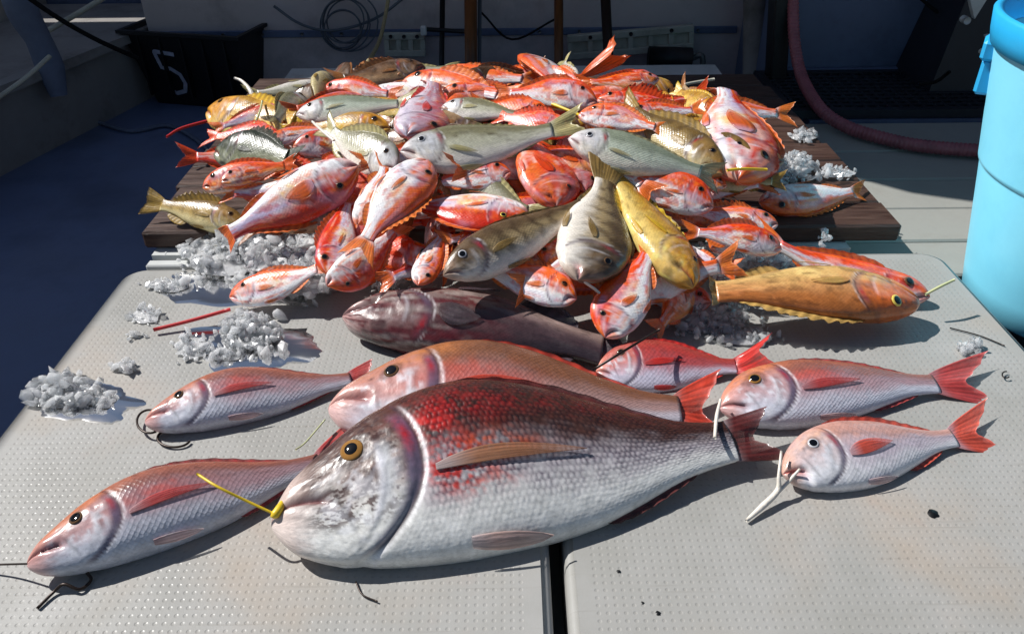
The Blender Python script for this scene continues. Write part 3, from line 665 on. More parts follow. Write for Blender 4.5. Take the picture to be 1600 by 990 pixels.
def lid(label, x0, x1, y0, y1, rad=.05):
    cx, cy, hx, hy = (x0 + x1) / 2, (y0 + y1) / 2, (x1 - x0) / 2, (y1 - y0) / 2
    e = empty('hatch_lid', label, 'hatch lid', (cx, cy, 0))
    def ring(inset, z):
        v = []; r = max(rad - inset, .012)
        for (sx, sy, a0) in ((1, 1, 0), (-1, 1, 90), (-1, -1, 180), (1, -1, 270)):
            for k in range(9):
                a = math.radians(a0 + k * 11.25); v.append((sx * (hx - inset - r) + r * math.cos(a), sy * (hy - inset - r) + r * math.sin(a), z))
        return v
    rings = [ring(.004, -.098), ring(0, -.094), ring(0, -.014), ring(.0016, -.007), ring(.006, -.002), ring(.013, 0)]
    v = sum(rings, []); n = len(rings[0]); f = [q[::-1] for q in grid_faces(len(rings), n, True)]
    f = [tuple(reversed(q)) for q in f]
    f.append(tuple(range(n))[::-1]); f.append(tuple(range((len(rings) - 1) * n, len(rings) * n)))
    ob = new_mesh('lid_panel', v, [tuple(q) for q in f], M_LID, e, smooth=False)
    for p in ob.data.polygons:
        p.use_smooth = len(p.vertices) == 4
    ob['half_width'] = hx; ob['half_depth'] = hy
    return e
LX0, LX1, RX0, RX1 = -.815, .047, .066, .925
lid('beige dimpled hatch lid with tan stains under the large silver fish head', LX0, LX1, .30, 1.475)
lid('beige dimpled hatch lid with a round black spot beside the blue bucket', RX0, RX1, .30, 1.515)

# wooden board of planks under the heap
ZB = .045
bd = empty('wooden_board', 'dark wet wooden board of planks lying under the heap of fish', 'board', (0, 2.1, 0))
bl, br = P(222, 362, ZB), P(1436, 376, ZB)
tl_, tr_ = P(405, 122, ZB), P(1180, 112, ZB)
NPL = 9; rp = random.Random(3)
for i in range(NPL):
    a, b = i / NPL, (i + 1) / NPL
    ya, yb = bl[1] + (tl_[1] - bl[1]) * a + .002, bl[1] + (tl_[1] - bl[1]) * b - .0025
    xa = bl[0] + (tl_[0] - bl[0]) * (a + b) / 2 + rp.uniform(-.008, .008); xb = br[0] + (tr_[0] - br[0]) * (a + b) / 2 + rp.uniform(-.01, .01)
    dz = rp.uniform(-.004, .0)
    m = MB().box((xa, ya - 2.1, .002), (xb, yb - 2.1, ZB + dz), bev=.005)
    m.build('plank', M_WOOD, bd)
o = MB().box((-.785, 1.49, -.15), (.74, 1.515, -.003), bev=.003).box((-.785, 1.53, -.15), (.74, 2.9, 0.0)).build('ledge', M_WHITE); structure(o)

# back wall, recess, gunwale and unseen shade slab
YW = 3.55
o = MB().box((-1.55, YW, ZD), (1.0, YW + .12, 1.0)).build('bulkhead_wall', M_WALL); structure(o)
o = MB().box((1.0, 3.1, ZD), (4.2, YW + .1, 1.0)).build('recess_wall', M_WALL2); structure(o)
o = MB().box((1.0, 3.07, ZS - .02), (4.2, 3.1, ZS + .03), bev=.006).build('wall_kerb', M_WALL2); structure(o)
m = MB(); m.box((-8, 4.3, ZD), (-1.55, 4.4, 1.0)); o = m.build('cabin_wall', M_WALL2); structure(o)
Z_R = 1.75; off = SUN / SUN[2] * Z_R
def slab(poly, z, th, name, mt):
    n = len(poly); v = [(x, y, z) for x, y in poly] + [(x, y, z + th) for x, y in poly]
    f = [tuple(range(n))[::-1], tuple(range(n, 2 * n))] + [(i, (i + 1) % n, n + (i + 1) % n, n + i) for i in range(n)]
    return new_mesh(name, v, f, mt, smooth=False)
shade = [(-.87, -3), (-.87, 2.70), (-.66, 2.93), (.40, 2.62), (1.02, 2.07), (1.30, 1.96), (6.0, 1.80), (6.0, 3.85), (-2.6, 3.85), (-2.6, -3)]
o = slab([(x + off[0], y + off[1]) for x, y in shade], Z_R, .08, 'unseen_shade_slab', M_SHADE_SLAB); structure(o)  # slab added out of view, outline worked back from the shade it casts
# gunwale running along the deck
o = MB().box((-3.2, .2, ZD), (-2.35, 4.3, .06), bev=.02).build('gunwale', M_HULL); structure(o)

# ------------------------------------------------------------------ fish on the lids
FISH = make_fish
FISH('sea_bream', 'largest fish, huge silver bream with brown head and blood red flank', (424, 824), (1142, 690), 'u', 'hero', 'hero', depth=1.02, thick=.9, zh=.055, zt=.05, roll=22, ground=-.014, res=(420, 300), seed=11, b0=-.16, gillk=1.3,
     tail=(.14, .02, .8), dfin=.02, pec=(.32, .013), pslope=.08, eye='gold', gape=.06, mouthcol=(104, 38, 40), fin=(84, 34, 32), pcol=(150, 104, 76), vcol=(190, 160, 152))
FISH('sea_bream', 'brownish pink bream squeezed behind the huge silver bream', (512, 642), (1062, 640), 'u', 'brownpink', 'hero', depth=.92, thick=.9, zh=.06, zt=.035, roll=20, ground=-.008, res=(130, 72), tail=(.17, .1, .9), dfin=.02, pec=(.28, .018), eye='dark', eyer=.026, mouthcol=(104, 38, 40), vcol=(206, 176, 176), gape=.08)
FISH('sea_bream', 'grey pink bream with a dark hook line in its mouth at the near lid corner', (42, 886), (500, 722), 'u', 'pink', 'hero', depth=.78, zh=.045, zt=.035, roll=22, ground=-.007, res=(130, 72), tail=(.2, .1, .9), dfin=.02, pec=(.28, .018), eye='dark', eyer=.027, mouthcol=(104, 38, 40), tone=.95, vcol=(206, 176, 176), gape=.08)
FISH('sea_bream', 'small mauve pink bream with two curved hooks by its mouth', (226, 662), (548, 592), 'u', 'pink', 'hero', depth=.8, zh=.03, zt=.022, roll=22, ground=-.007, res=(110, 64), tail=(.16, .06, .5), dfin=.015, pec=(.28, .018), eye='dark', eyer=.028, tone=1.05, vcol=(206, 176, 176), gape=.08)
FISH('sea_bream', 'small dark red bream with raised tail and a black line across its face', (930, 578), (1150, 572), 'u', 'redback', 'bream', depth=1.2, zh=.032, zt=.03, roll=22, ground=-.007, res=(110, 64), tail=(.26, .09, .9), tailz=.2, dfin=.03, pec=(.28, .018), eye='dark', eyer=.032, tone=.95)
FISH('sea_bream', 'slim pink bream with a white strip hanging from its mouth', (1122, 634), (1462, 600), 'u', 'pink', 'snapper', depth=1.1, zh=.035, zt=.022, roll=20, ground=-.008, res=(110, 64), tail=(.36, .12, 1), dfin=.02, pec=(.28, .02), eye='gold', eyer=.03, by=.015, tone=1.08, vcol=(206, 176, 176), gape=.08)
FISH('sea_bream', 'plump silver pink bream with open mouth and a forked white strip', (1220, 736), (1490, 684), 'u', 'silverpink', 'bream', depth=1.0, zh=.04, zt=.026, roll=22, ground=-.007, res=(110, 64), tail=(.36, .13, 1), dfin=.03, pec=(.26, .03), eye='silver', eyer=.03, gape=.2, mouthcol=(196, 74, 72), vcol=(206, 176, 176))

# ------------------------------------------------------------------ the heap of fish
def mound(x, y):
    base = ZB * float(sm(1.44, 1.56, y))
    d = 1 - ((x - .03) / .95) ** 2 - ((y - 2.0) / .86) ** 2
    return base + .15 * math.sqrt(max(0, d))
def solve(px, py, off):
    z = .08
    for _ in range(12):
        q = P(px, py, z); z = .5 * z + .5 * (mound(q[0], q[1]) + off)
    return P(px, py, z)
NEAR = []
HEAP = 'mixed fish piled up on the board and lids'
SMALL_TAIL = (.24, .1, .8)
def F(label, H, T, dors, kind, shape='snapper', layer=1, depth=1.0, thick=1.0, name=None, oh=0, ot=0, **kw):
    off = {0: .0, 1: .035, 2: .06, 3: .085}[layer]
    nm = name or {'olive': 'grouper', 'banded': 'striped_fish', 'yellow': 'yellow_fish', 'golden': 'grouper', 'silver': 'silver_fish', 'greenish': 'silver_fish', 'darkgreen': 'rockfish', 'brown': 'rockfish', 'scarlet': 'rockfish', 'mauve': 'dark_grouper', 'rosehead': 'sea_bream'}.get(kind, 'red_fish')
    kw.setdefault('tail', SMALL_TAIL); kw.setdefault('dfin', random.uniform(.04, .085)); kw.setdefault('pec', (.18, random.uniform(.012, .026))); kw.setdefault('pslope', random.uniform(-.3, .3)); kw.setdefault('gillk', .55)
    kw.setdefault('by', random.uniform(-.045, .045)); kw.setdefault('bz', random.uniform(-.04, .03)); kw.setdefault('lump', .11); kw.setdefault('gape', random.choice((.05, .09, .13, .17)))
    kw.setdefault('spiky', random.random() < .4); kw.setdefault('tailz', random.uniform(-.08, .04))
    if kind in ('red', 'pale', 'lavender'): kw.setdefault('b0', random.uniform(.0, .22))
    g = kw.pop('grow', 1.25)
    if 'roll' not in kw: kw['roll'] = {'u': 38, 'd': -38, 'l': 12, 'r': -12}[dors] + random.uniform(-8, 8)
    T = (H[0] + (T[0] - H[0]) * (1 + (g - 1) * .5), H[1] + (T[1] - H[1]) * (1 + (g - 1) * .5))
    NEAR.append((H, T, label))
    if 'ground' in kw:
        return make_fish(nm, label, H, T, dors, kind, shape, depth=depth * g, thick=thick * .9, zh=.05 + oh, zt=.045 + ot, group=HEAP, **kw)
    return make_fish(nm, label, None, None, dors, kind, shape, depth=depth * g, thick=thick * .8 * (1 + (g - 1) * .6), pts=(solve(H[0], H[1], off + oh), solve(T[0], T[1], off + ot)), group=HEAP, **kw)

# far rows
F('brown spotted rockfish lying at the far edge of the heap under the rope', (664, 103), (552, 122), 'u', 'brown', 'grouper', 1, 1.0, spiky=True, dfin=.08)
F('dark brown fish on the bare far corner of the board', (452, 152), (578, 142), 'u', 'brown', 'grouper', 0, .9, tone=.8)
F('pale pink fish with white belly highest at the far side', (676, 116), (800, 122), 'u', 'pale', 'slender', 1, 1.2, tone=1.05)
F('blunt pink fish with white face just below the pale far one', (628, 128), (760, 146), 'u', 'pale', 'snapper', 1, .9)
F('bright red fish lying flat behind the upright mauve head', (690, 142), (800, 146), 'u', 'orange', 'snapper', 1, .8)
F('pink fish head pointing up on the far crest of the heap', (826, 92), (866, 132), 'l', 'pale', 'snapper', 1, 1.2)
F('small pink white fish next to the pink head on the far crest', (850, 112), (900, 128), 'u', 'pale', 'snapper', 1, 1.1)
F('orange fish with its tail fin sticking up at the far edge', (868, 138), (906, 120), 'u', 'orange', 'slender', 1, 1.0, tail=(.75, .22, .9), tailz=.5)
F('rosy red fish pointing away from the upright orange tail', (1030, 122), (935, 128), 'u', 'orange', 'slender', 1, 1.2, tone=1.1)
F('plump pink and orange fish with a black eye near the far crest', (934, 158), (812, 148), 'u', 'red', 'bream', 2, .9, eye='red')
F('bright red fish with spread fins on the far slope', (932, 156), (1040, 162), 'u', 'scarlet', 'snapper', 1, .8, spiky=True, dfin=.12)
F('scarlet fish whose tail points to the yellow fish at the far side', (985, 172), (1072, 156), 'u', 'scarlet', 'slender', 1, 1.1, tail=(.4, .16, .8))
F('mustard yellow fish at the far edge under a thin stick', (1118, 182), (1066, 150), 'u', 'yellow', 'grouper', 1, 1.1)
F('yellow fish tucked beside the big white and red fish', (1116, 200), (1044, 186), 'u', 'yellow', 'snapper', 1, 1.0)
F('large white bellied fish with red back standing upright by the bare planks', (1158, 284), (1138, 158), 'r', 'lavender', 'bream', 2, 1.0, 1.3, tail=(.1, .06, .5), pec=(.24, .05), tone=1.08)
F('brown olive fish slanting down beside the large white bellied fish', (1134, 268), (1004, 186), 'u', 'olive', 'grouper', 2, .9, tone=.85)
F('grey green silver fish with a white head and pale belly line', (888, 214), (1072, 262), 'u', 'greenish', 'slender', 3, 1.15, dfin=.02, eye='silver', tail=(.2, .08, .8))
F('white lavender fish lying behind the grey green silver fish', (904, 178), (1010, 196), 'u', 'pale', 'bream', 2, .9)
F('red white fish with a silver gill just behind the brown olive fish', (985, 176), (1070, 172), 'u', 'red', 'snapper', 2, 1.1)
F('long grey silver fish lying across the middle of the heap', (624, 234), (836, 206), 'u', 'silver', 'slender', 3, 1.25, dfin=.02, tail=(.26, .06, .7), eye='silver')
F('mauve bream with its blunt forehead poking up from the heap', (640, 214), (674, 140), 'r', 'rosehead', 'bream', 2, 1.0, 1.25, tail=(.1, .05, .5))
F('pale silver fish lying behind the long grey silver one', (690, 166), (795, 178), 'u', 'silver', 'slender', 2, 1.2, dfin=.02)
F('white and olive slender fish in the second far row', (462, 178), (604, 164), 'u', 'greenish', 'slender', 2, 1.15, dfin=.02, tone=1.0)
F('bright yellow fish with dark belly pierced by a white squid skirt', (328, 170), (460, 188), 'u', 'yellow', 'grouper', 1, 1.15, 1.1, tail=(.1, .05, .5), tone=1.12, grow=1.0)
F('dark green rockfish at the edge under the bright yellow fish', (338, 234), (436, 246), 'u', 'darkgreen', 'grouper', 1, 1.25, 1.2, spiky=True)
F('yellowish fish lying under the white and olive slender fish', (610, 200), (480, 204), 'u', 'yellow', 'snapper', 1, .9)
F('small pink fish with a line of white cord beside the dark green rockfish', (416, 222), (500, 204), 'u', 'pale', 'snapper', 1, .9)
F('pale grey lavender fish behind the eye of the large white bream', (622, 262), (530, 212), 'u', 'silver', 'bream', 2, .95)
# left flank
F('large white and lavender fish with a scarlet pectoral fin on the near slope', (562, 262), (384, 352), 'd', 'lavender', 'bream', 2, .9, 1.1, tail=(.1, .05, .5), pec=(.22, .05), oh=.01)
F('red fish with open mouth at the edge under the large white fish', (316, 292), (430, 262), 'u', 'orange', 'snapper', 1, 1.0, gape=.12)
F('small olive yellow grouper lying on the bare board corner', (388, 352), (268, 324), 'u', 'olive', 'grouper', 0, .8, 1.1, tail=(.22, .09, .3), tone=1.2, spiky=True, dfin=.08, ground=ZB - .004, ot=0.02)
F('brown mottled fish with red back above the ice heap', (530, 336), (412, 356), 'u', 'brown', 'snapper', 1, 1.0)
F('white fish with red back lying head up at the middle of the near slope', (672, 252), (584, 360), 'r', 'pale', 'bream', 3, .95, 1.1, tail=(.26, .1, .9))
F('pale pink fish face peering out beside the white fish with red back', (560, 352), (596, 272), 'r', 'pale', 'snapper', 2, 1.1)
F('lavender white fish hanging head down with an orange tail spread above', (512, 430), (538, 330), 'l', 'lavender', 'snapper', 1, 1.0, tail=(.3, .14, .9), tone=1.1)
F('orange headed fish with white gill lying in the ice at the front', (512, 448), (604, 372), 'd', 'red', 'bream', 1, 1.0, ot=.02)
F('white fish with orange side wedged above the dark mauve grouper', (654, 446), (690, 372), 'r', 'pale', 'snapper', 1, 1.0)
F('plump lavender fish with yellow flank in the middle of the near slope', (826, 338), (664, 322), 'd', 'lavender', 'bream', 2, 1.05, 1.1, roll=-10, eye='yellow', tail=(.12, .05, .5))
F('white and red fish under the plump lavender one', (836, 362), (720, 372), 'u', 'pale', 'snapper', 1, .95)
F('orange headed fish lying just above the plump lavender fish', (798, 268), (694, 284), 'u', 'red', 'snapper', 2, 1.2, tone=1.05)
F('bright scarlet fish with a glossy round belly in the heap centre', (872, 326), (822, 218), 'r', 'scarlet', 'bream', 2, 1.15, 1.3, tail=(.1, .05, .5), pec=(.24, .035), eye='red', tone=1.05)
F('red fish beside the glossy scarlet one near the standing striped fish', (916, 300), (886, 222), 'r', 'scarlet', 'snapper', 1, 1.25)
F('long silvery olive striped fish lying across the front of the heap', (690, 428), (886, 332), 'u', 'banded', 'slender', 3, 1.05, dfin=.02, eye='silver', tail=(.1, .04, .5), tone=1.08)
F('fat brown striped fish hanging head down with its tail up', (908, 440), (940, 300), 'r', 'banded', 'bream', 3, 1.12, 1.15, tail=(.3, .12, .6), tailz=.06, dfin=.03, gape=.12, eye='dark', mouthcol=(210, 150, 150))
F('olive yellow fish with golden head lying next to the fat striped fish', (1088, 450), (980, 296), 'r', 'yellow', 'grouper', 2, .95, 1.0, gape=.08, tail=(.12, .08, .2))
F('red headed fish with black eye below the grey green silver fish', (1116, 322), (985, 276), 'u', 'red', 'bream', 2, 1.0, gape=.06)
F('small red fish face under the brown olive fish', (1136, 290), (1070, 276), 'u', 'orange', 'snapper', 1, 1.1)
F('pale fish with yellow chin lying above the red lipped one', (1216, 350), (1100, 332), 'u', 'pale', 'snapper', 1, 1.0)
F('red lipped pink fish with black eye beside the loose ice', (1222, 388), (1105, 366), 'u', 'red', 'snapper', 2, 1.0, gape=.08, mouthcol=(190, 40, 40))
F('white belly up fish with red tail lying on the bare planks', (1186, 318), (1332, 300), 'd', 'pale', 'snapper', 0, 1.15, 1.1, roll=-35, tail=(.32, .1, .9), tone=1.08, pelvic=True, grow=1.0, ground=ZB - .004)
F('orange and white fish behind the golden grouper with a stick in its mouth', (1454, 462), (1230, 388), 'u', 'red', 'snapper', 0, .85, gape=.1, spiky=False, dfin=.04, oh=.022, ot=.025, grow=1.1)
F('large golden grouper with yellow ringed eye at the near end of the heap', (1440, 480), (1118, 455), 'd', 'golden', 'grouper', 0, 1.02, roll=-18, eye='yellow', eyer=.034, spiky=True, dfin=.055, res=(110, 60), gape=.07, tail=(.05, .03, .1), mouthcol=(140, 70, 30), grow=1.0, oh=.038, ot=.035)
F('small white fish with orange back above the dark mauve grouper', (902, 466), (772, 424), 'u', 'pale', 'snapper', 1, 1.15, tone=1.08)
F('orange fish head showing beside the fat striped fish', (852, 412), (892, 346), 'l', 'orange', 'snapper', 1, 1.3)
F('white fish with orange face hanging nose down over the near edge', (942, 526), (1004, 412), 'l', 'red', 'bream', 1, 1.15, 1.1, tail=(.1, .05, .5), oh=.02, ot=.03, tone=1.1)
F('orange snouted fish face lying on the lid below the golden headed fish', (1112, 472), (1010, 452), 'u', 'red', 'snapper', 1, 1.2, tone=1.05, ground=-.004)
F('dark mauve grouper lying belly up in front of the heap', (532, 503), (942, 546), 'd', 'mauve', 'grouper', 0, .98, .85, by=-.055, roll=-25, res=(120, 64), gape=.1, tail=(.1, .03, .1), dfin=.07, spiky=True, eye_on=False, mouthcol=(80, 34, 40), pec=(.16, .05), grow=1.0, ground=-.008)
F('pink fish face peering out of the ice with a red straw below', (358, 462), (480, 424), 'u', 'pale', 'bream', 0, .85, oh=.03, ot=.02, gape=.08, mouthcol=(190, 40, 40))
F('orange pink fish with a thin yellow stick lying over it', (860, 180), (764, 166), 'u', 'orange', 'bream', 2, .9, tone=1.05)
F('red fish with dark eye below the thin yellow stick', (892, 206), (800, 186), 'u', 'scarlet', 'snapper', 2, 1.2)

# ------------------------------------------------------------------ fish buried in the heap
def inside(p, poly):
    c = False; n = len(poly)
    for i in range(n):
        (x0, y0), (x1, y1) = poly[i], poly[(i + 1) % n]
        if (y0 > p[1]) != (y1 > p[1]) and p[0] < (x1 - x0) * (p[1] - y0) / (y1 - y0) + x0: c = not c
    return c
OUTLINE = [(440, 135), (560, 112), (690, 108), (830, 104), (1000, 122), (1100, 150), (1170, 200), (1180, 270), (1190, 330), (1190, 380), (1080, 470), (960, 480), (820, 430), (660, 430), (590, 390), (500, 330), (400, 300), (380, 240), (390, 190)]
rf = random.Random(21); spots = []
KF = ['red', 'pale', 'lavender', 'pale', 'scarlet', 'lavender', 'orange', 'silver', 'olive', 'yellow', 'pale', 'brown', 'olive', 'yellow', 'silver', 'red', 'brown']
BURIED = {'red': 'red', 'orange': 'red', 'scarlet': 'red', 'pale': 'pale pink', 'lavender': 'pale pink', 'silver': 'dull silver', 'olive': 'olive', 'brown': 'brown', 'yellow': 'yellow'}
STOP = ' lying | with | behind | at | on | just | next | below | whose | slanting | tucked | hanging | standing | pointing | peering | head up| wedged | under | beside | highest | pierced | in the | above | across | showing '.split('|')
def short(l):
    cut = min([l.find(x) for x in STOP if l.find(x) > 3] + [len(l)])
    return l[:cut].strip()
tries = 0; USED = set()
while len(spots) < 100 and tries < 9000:
    tries += 1
    p = (rf.uniform(380, 1200), rf.uniform(105, 480))
    if not inside(p, OUTLINE): continue
    sc_ = .55 + .45 * (p[1] - 100) / 380
    if any(((p[0] - q[0]) / (66 * sc_)) ** 2 + ((p[1] - q[1]) / (33 * sc_)) ** 2 < 1 for q in spots): continue
    spots.append(p)
SKIP = {1, 4, 5, 6, 12, 14, 17, 24, 25, 26, 30, 33, 36, 51, 53, 57, 66, 69, 79, 80, 85, 87, 89, 92, 94, 97, 99}   # buried so deep that nothing of them shows
for bi_, p in enumerate(spots):
    if bi_ in SKIP: continue
    rf = random.Random(5000 + bi_)
    c = solve(p[0], p[1], rf.uniform(-.015, .035)); a = rf.uniform(-.6, .6) + (math.pi if rf.random() < .5 else 0) + (rf.choice((-1.2, 1.2)) if rf.random() < .3 else 0)
    L = rf.uniform(.14, .23); d = np.array([math.cos(a), math.sin(a), rf.uniform(-.15, .15)]) * L / 2
    k = rf.choice(KF if (p[0] > 600 or p[1] < 215) and p[1] < 380 else KF[:7]); dr = rf.choice('uuud')
    col = BURIED[k]
    (nh, ntl, nl) = min(NEAR, key=lambda n: ((p[0] - (n[0][0] + n[1][0]) / 2) ** 2 + (1.8 * (p[1] - (n[0][1] + n[1][1]) / 2)) ** 2))
    dx, dy = p[0] - (nh[0] + ntl[0]) / 2, 1.8 * (p[1] - (nh[1] + ntl[1]) / 2)
    rel = ('in front of' if dy > 0 else 'behind') if abs(dy) > abs(dx) else 'beside'
    lab = col + ' fish half buried ' + rel + ' the ' + short(nl)
    if lab in USED:
        n2 = sorted(NEAR, key=lambda n: ((p[0] - (n[0][0] + n[1][0]) / 2) ** 2 + (1.8 * (p[1] - (n[0][1] + n[1][1]) / 2)) ** 2))
        for m2 in n2[1:6]:
            l2 = col + ' fish half buried between ' + short(nl) + ' and ' + short(m2[2])
            if l2 not in USED and len(l2.split()) <= 16: lab = l2; break
    USED.add(lab)
    make_fish({'olive': 'grouper', 'brown': 'rockfish', 'yellow': 'yellow_fish', 'silver': 'silver_fish', 'scarlet': 'rockfish'}.get(k, 'red_fish'), lab, None, None, dr, k, rf.choice(('snapper', 'bream', 'bream')), depth=1.15, thick=.95,
              pts=(c - d, c + d), roll=(38 if dr == 'u' else -38) + rf.uniform(-15, 15), group='fish buried under others in the heap', seed=3000 + bi_ * 7, order=bi_, res=(56, 30), tail=(.24, .1, .8), dfin=.05, pec=(.17, .025), pslope=rf.uniform(-.3, .3), gillk=.5, lump=.07, by=rf.uniform(-.05, .05), b0=rf.uniform(.0, .22), tailz=rf.uniform(-.08, .04), gape=rf.choice((.05, .1, .15)), tone=rf.uniform(.85, 1.1))

# ------------------------------------------------------------------ crushed ice
def ice_material():
    m = bpy.data.materials.new('crushed_ice'); m.use_nodes = True; t = m.node_tree; L = t.links.new; N = t.nodes.new
    t.nodes.remove(t.nodes['Principled BSDF'])
    d = N('ShaderNodeBsdfPrincipled'); d.inputs['Base Color'].default_value = (.97, .985, 1, 1); d.inputs['Roughness'].default_value = .2; d.inputs['IOR'].default_value = 1.31
    d.inputs['Subsurface Weight'].default_value = 1.0; d.inputs['Subsurface Radius'].default_value = (1, 1, 1); d.inputs['Subsurface Scale'].default_value = .035
    tr = N('ShaderNodeBsdfTranslucent'); tr.inputs[0].default_value = (.96, .98, 1, 1)
    tp = N('ShaderNodeBsdfTransparent'); tp.inputs[0].default_value = (.98, .99, 1, 1)
    gl = N('ShaderNodeBsdfGlossy'); gl.inputs['Roughness'].default_value = .16
    m1 = N('ShaderNodeMixShader'); m1.inputs[0].default_value = .3; L(d.outputs[0], m1.inputs[1]); L(tr.outputs[0], m1.inputs[2])
    tc = N('ShaderNodeTexCoord'); nz = N('ShaderNodeTexNoise'); nz.inputs['Scale'].default_value = 70; nz.inputs['Detail'].default_value = 3; L(tc.outputs['Object'], nz.inputs['Vector'])
    r = N('ShaderNodeMapRange'); r.inputs[1].default_value = .36; r.inputs[2].default_value = .64; r.inputs[3].default_value = .8; r.inputs[4].default_value = 1.0; L(nz.outputs[0], r.inputs[0])
    m2 = N('ShaderNodeMixShader'); at = N('ShaderNodeAttribute'); at.attribute_name = 'Scl'
    ra = N('ShaderNodeMapRange'); ra.inputs[1].default_value = .15; ra.inputs[2].default_value = .85; ra.inputs[3].default_value = .26; ra.inputs[4].default_value = 1.0; L(at.outputs['Fac'], ra.inputs[0])
    rm = N('ShaderNodeMath'); rm.operation = 'MULTIPLY'; L(r.outputs[0], rm.inputs[0]); L(ra.outputs[0], rm.inputs[1])
    L(rm.outputs[0], m2.inputs[0]); L(tp.outputs[0], m2.inputs[1]); L(m1.outputs[0], m2.inputs[2])
    fr = N('ShaderNodeFresnel'); fr.inputs[0].default_value = 1.31
    fa = N('ShaderNodeMath'); fa.operation = 'MULTIPLY_ADD'; fa.inputs[1].default_value = 1.0; fa.inputs[2].default_value = .03; L(fr.outputs[0], fa.inputs[0])
    m3 = N('ShaderNodeMixShader'); L(fa.outputs[0], m3.inputs[0]); L(m2.outputs[0], m3.inputs[1]); L(gl.outputs[0], m3.inputs[2])
    L(m3.outputs[0], t.nodes['Material Output'].inputs[0])
    return m
M_ICE = ice_material()
PHI = (1 + 5 ** .5) / 2
CUBE = np.array([(-1, PHI, 0), (1, PHI, 0), (-1, -PHI, 0), (1, -PHI, 0), (0, -1, PHI), (0, 1, PHI), (0, -1, -PHI), (0, 1, -PHI), (PHI, 0, -1), (PHI, 0, 1), (-PHI, 0, -1), (-PHI, 0, 1)]) / 1.9
CF = [(0, 11, 5), (0, 5, 1), (0, 1, 7), (0, 7, 10), (0, 10, 11), (1, 5, 9), (5, 11, 4), (11, 10, 2), (10, 7, 6), (7, 1, 8), (3, 9, 4), (3, 4, 2), (3, 2, 6), (3, 6, 8), (3, 8, 9), (4, 9, 5), (2, 4, 11), (6, 2, 10), (8, 6, 7), (9, 8, 1)]
def ice(label, blobs, n, size, seed):
    """blobs: (px, py, rx, ry, height, surface z) - chunks heaped in real space"""
    rs = np.random.RandomState(seed); v = []; f = []; cl = []
    area = np.array([b[2] * b[3] for b in blobs], float); area /= area.sum()
    c0 = P(blobs[0][0], blobs[0][1], blobs[0][5])
    n = int(n * .75); size = size * 1.35
    for i in range(n):
        b = blobs[rs.choice(len(blobs), p=area)]
        r = math.sqrt(rs.rand()) * (1 if rs.rand() < .8 else 1.35); a = rs.rand() * 2 * math.pi
        q = P(b[0] + b[2] * r * math.cos(a), b[1] + b[3] * r * math.sin(a), b[5])
        if r > .95 and 0 < b[5] != ZB:
            q = P(b[0] + b[2] * r * math.cos(a), b[1] + b[3] * r * math.sin(a), 0.0)
            if q[1] > 1.5: q = P(b[0] + b[2] * r * math.cos(a), b[1] + b[3] * r * math.sin(a), ZB)
        s = size * (.35 + .85 * rs.rand() ** 2)
        hmax = .52 * b[4] * max(0, 1 - r * r) ** .7
        q = q + np.array([0, 0, s * .45 + hmax * rs.rand() ** .6])
        R = np.linalg.qr(rs.randn(3, 3))[0]
        sh = np.array([1.2, rs.uniform(.5, .95), rs.uniform(.35, .8)]) * s * .6
        pts = (CUBE * (1 + rs.uniform(-.42, .28, (12, 3)))) * sh @ R.T + q - c0
        cl += list(np.clip(rs.rand() + rs.uniform(-.25, .25, 12), 0, 1)); k = len(v); v += [tuple(p) for p in pts]; f += [tuple(j + k for j in x) for x in CF]
    for bi, b in enumerate(blobs):
        if b[2] * b[3] < 150: continue
        k = len(v); nr_, na_ = 7, 22; nzz = Noise(seed * 7 + bi)
        for i in range(nr_):
            rr = .86 * (1 - i / (nr_ - 1))
            for j in range(na_):
                a = 2 * math.pi * j / na_; e = 1 + .35 * (nzz.n(np.array(j * .9), np.array(i * .7)) - .5)
                q = P(b[0] + b[2] * rr * e * math.cos(a), b[1] + b[3] * rr * e * math.sin(a), b[5]); h_ = b[4] * .4 * max(0, 1 - rr * rr) ** .7 + .0015
                v.append(tuple(q + np.array([0, 0, h_ * (.7 + .6 * float(nzz.n(np.array(j * 1.7), np.array(i * 1.3 + 9))))]) - c0)); cl.append(1.0)
        f += [tuple(x + k for x in t) for t in grid_faces(nr_, na_, True)]
    o = new_mesh('crushed_ice', v, f, M_ICE, smooth=False, scl=cl); o.location = c0
    return tag(o, label, 'ice', 'heaps of crushed ice', 'stuff')
def water_material():
    m = bpy.data.materials.new('melt_water'); m.use_nodes = True; t = m.node_tree; N = t.nodes.new; L = t.links.new
    t.nodes.remove(t.nodes['Principled BSDF'])
    tp = N('ShaderNodeBsdfTransparent'); tp.inputs[0].default_value = (.87, .87, .86, 1)
    gl = N('ShaderNodeBsdfGlossy'); gl.inputs['Roughness'].default_value = .12
    fr = N('ShaderNodeFresnel'); fr.inputs[0].default_value = 1.33
    mx = N('ShaderNodeMixShader'); L(fr.outputs[0], mx.inputs[0]); L(tp.outputs[0], mx.inputs[1]); L(gl.outputs[0], mx.inputs[2]); L(mx.outputs[0], t.nodes['Material Output'].inputs[0])
    return m
M_WATER = water_material()
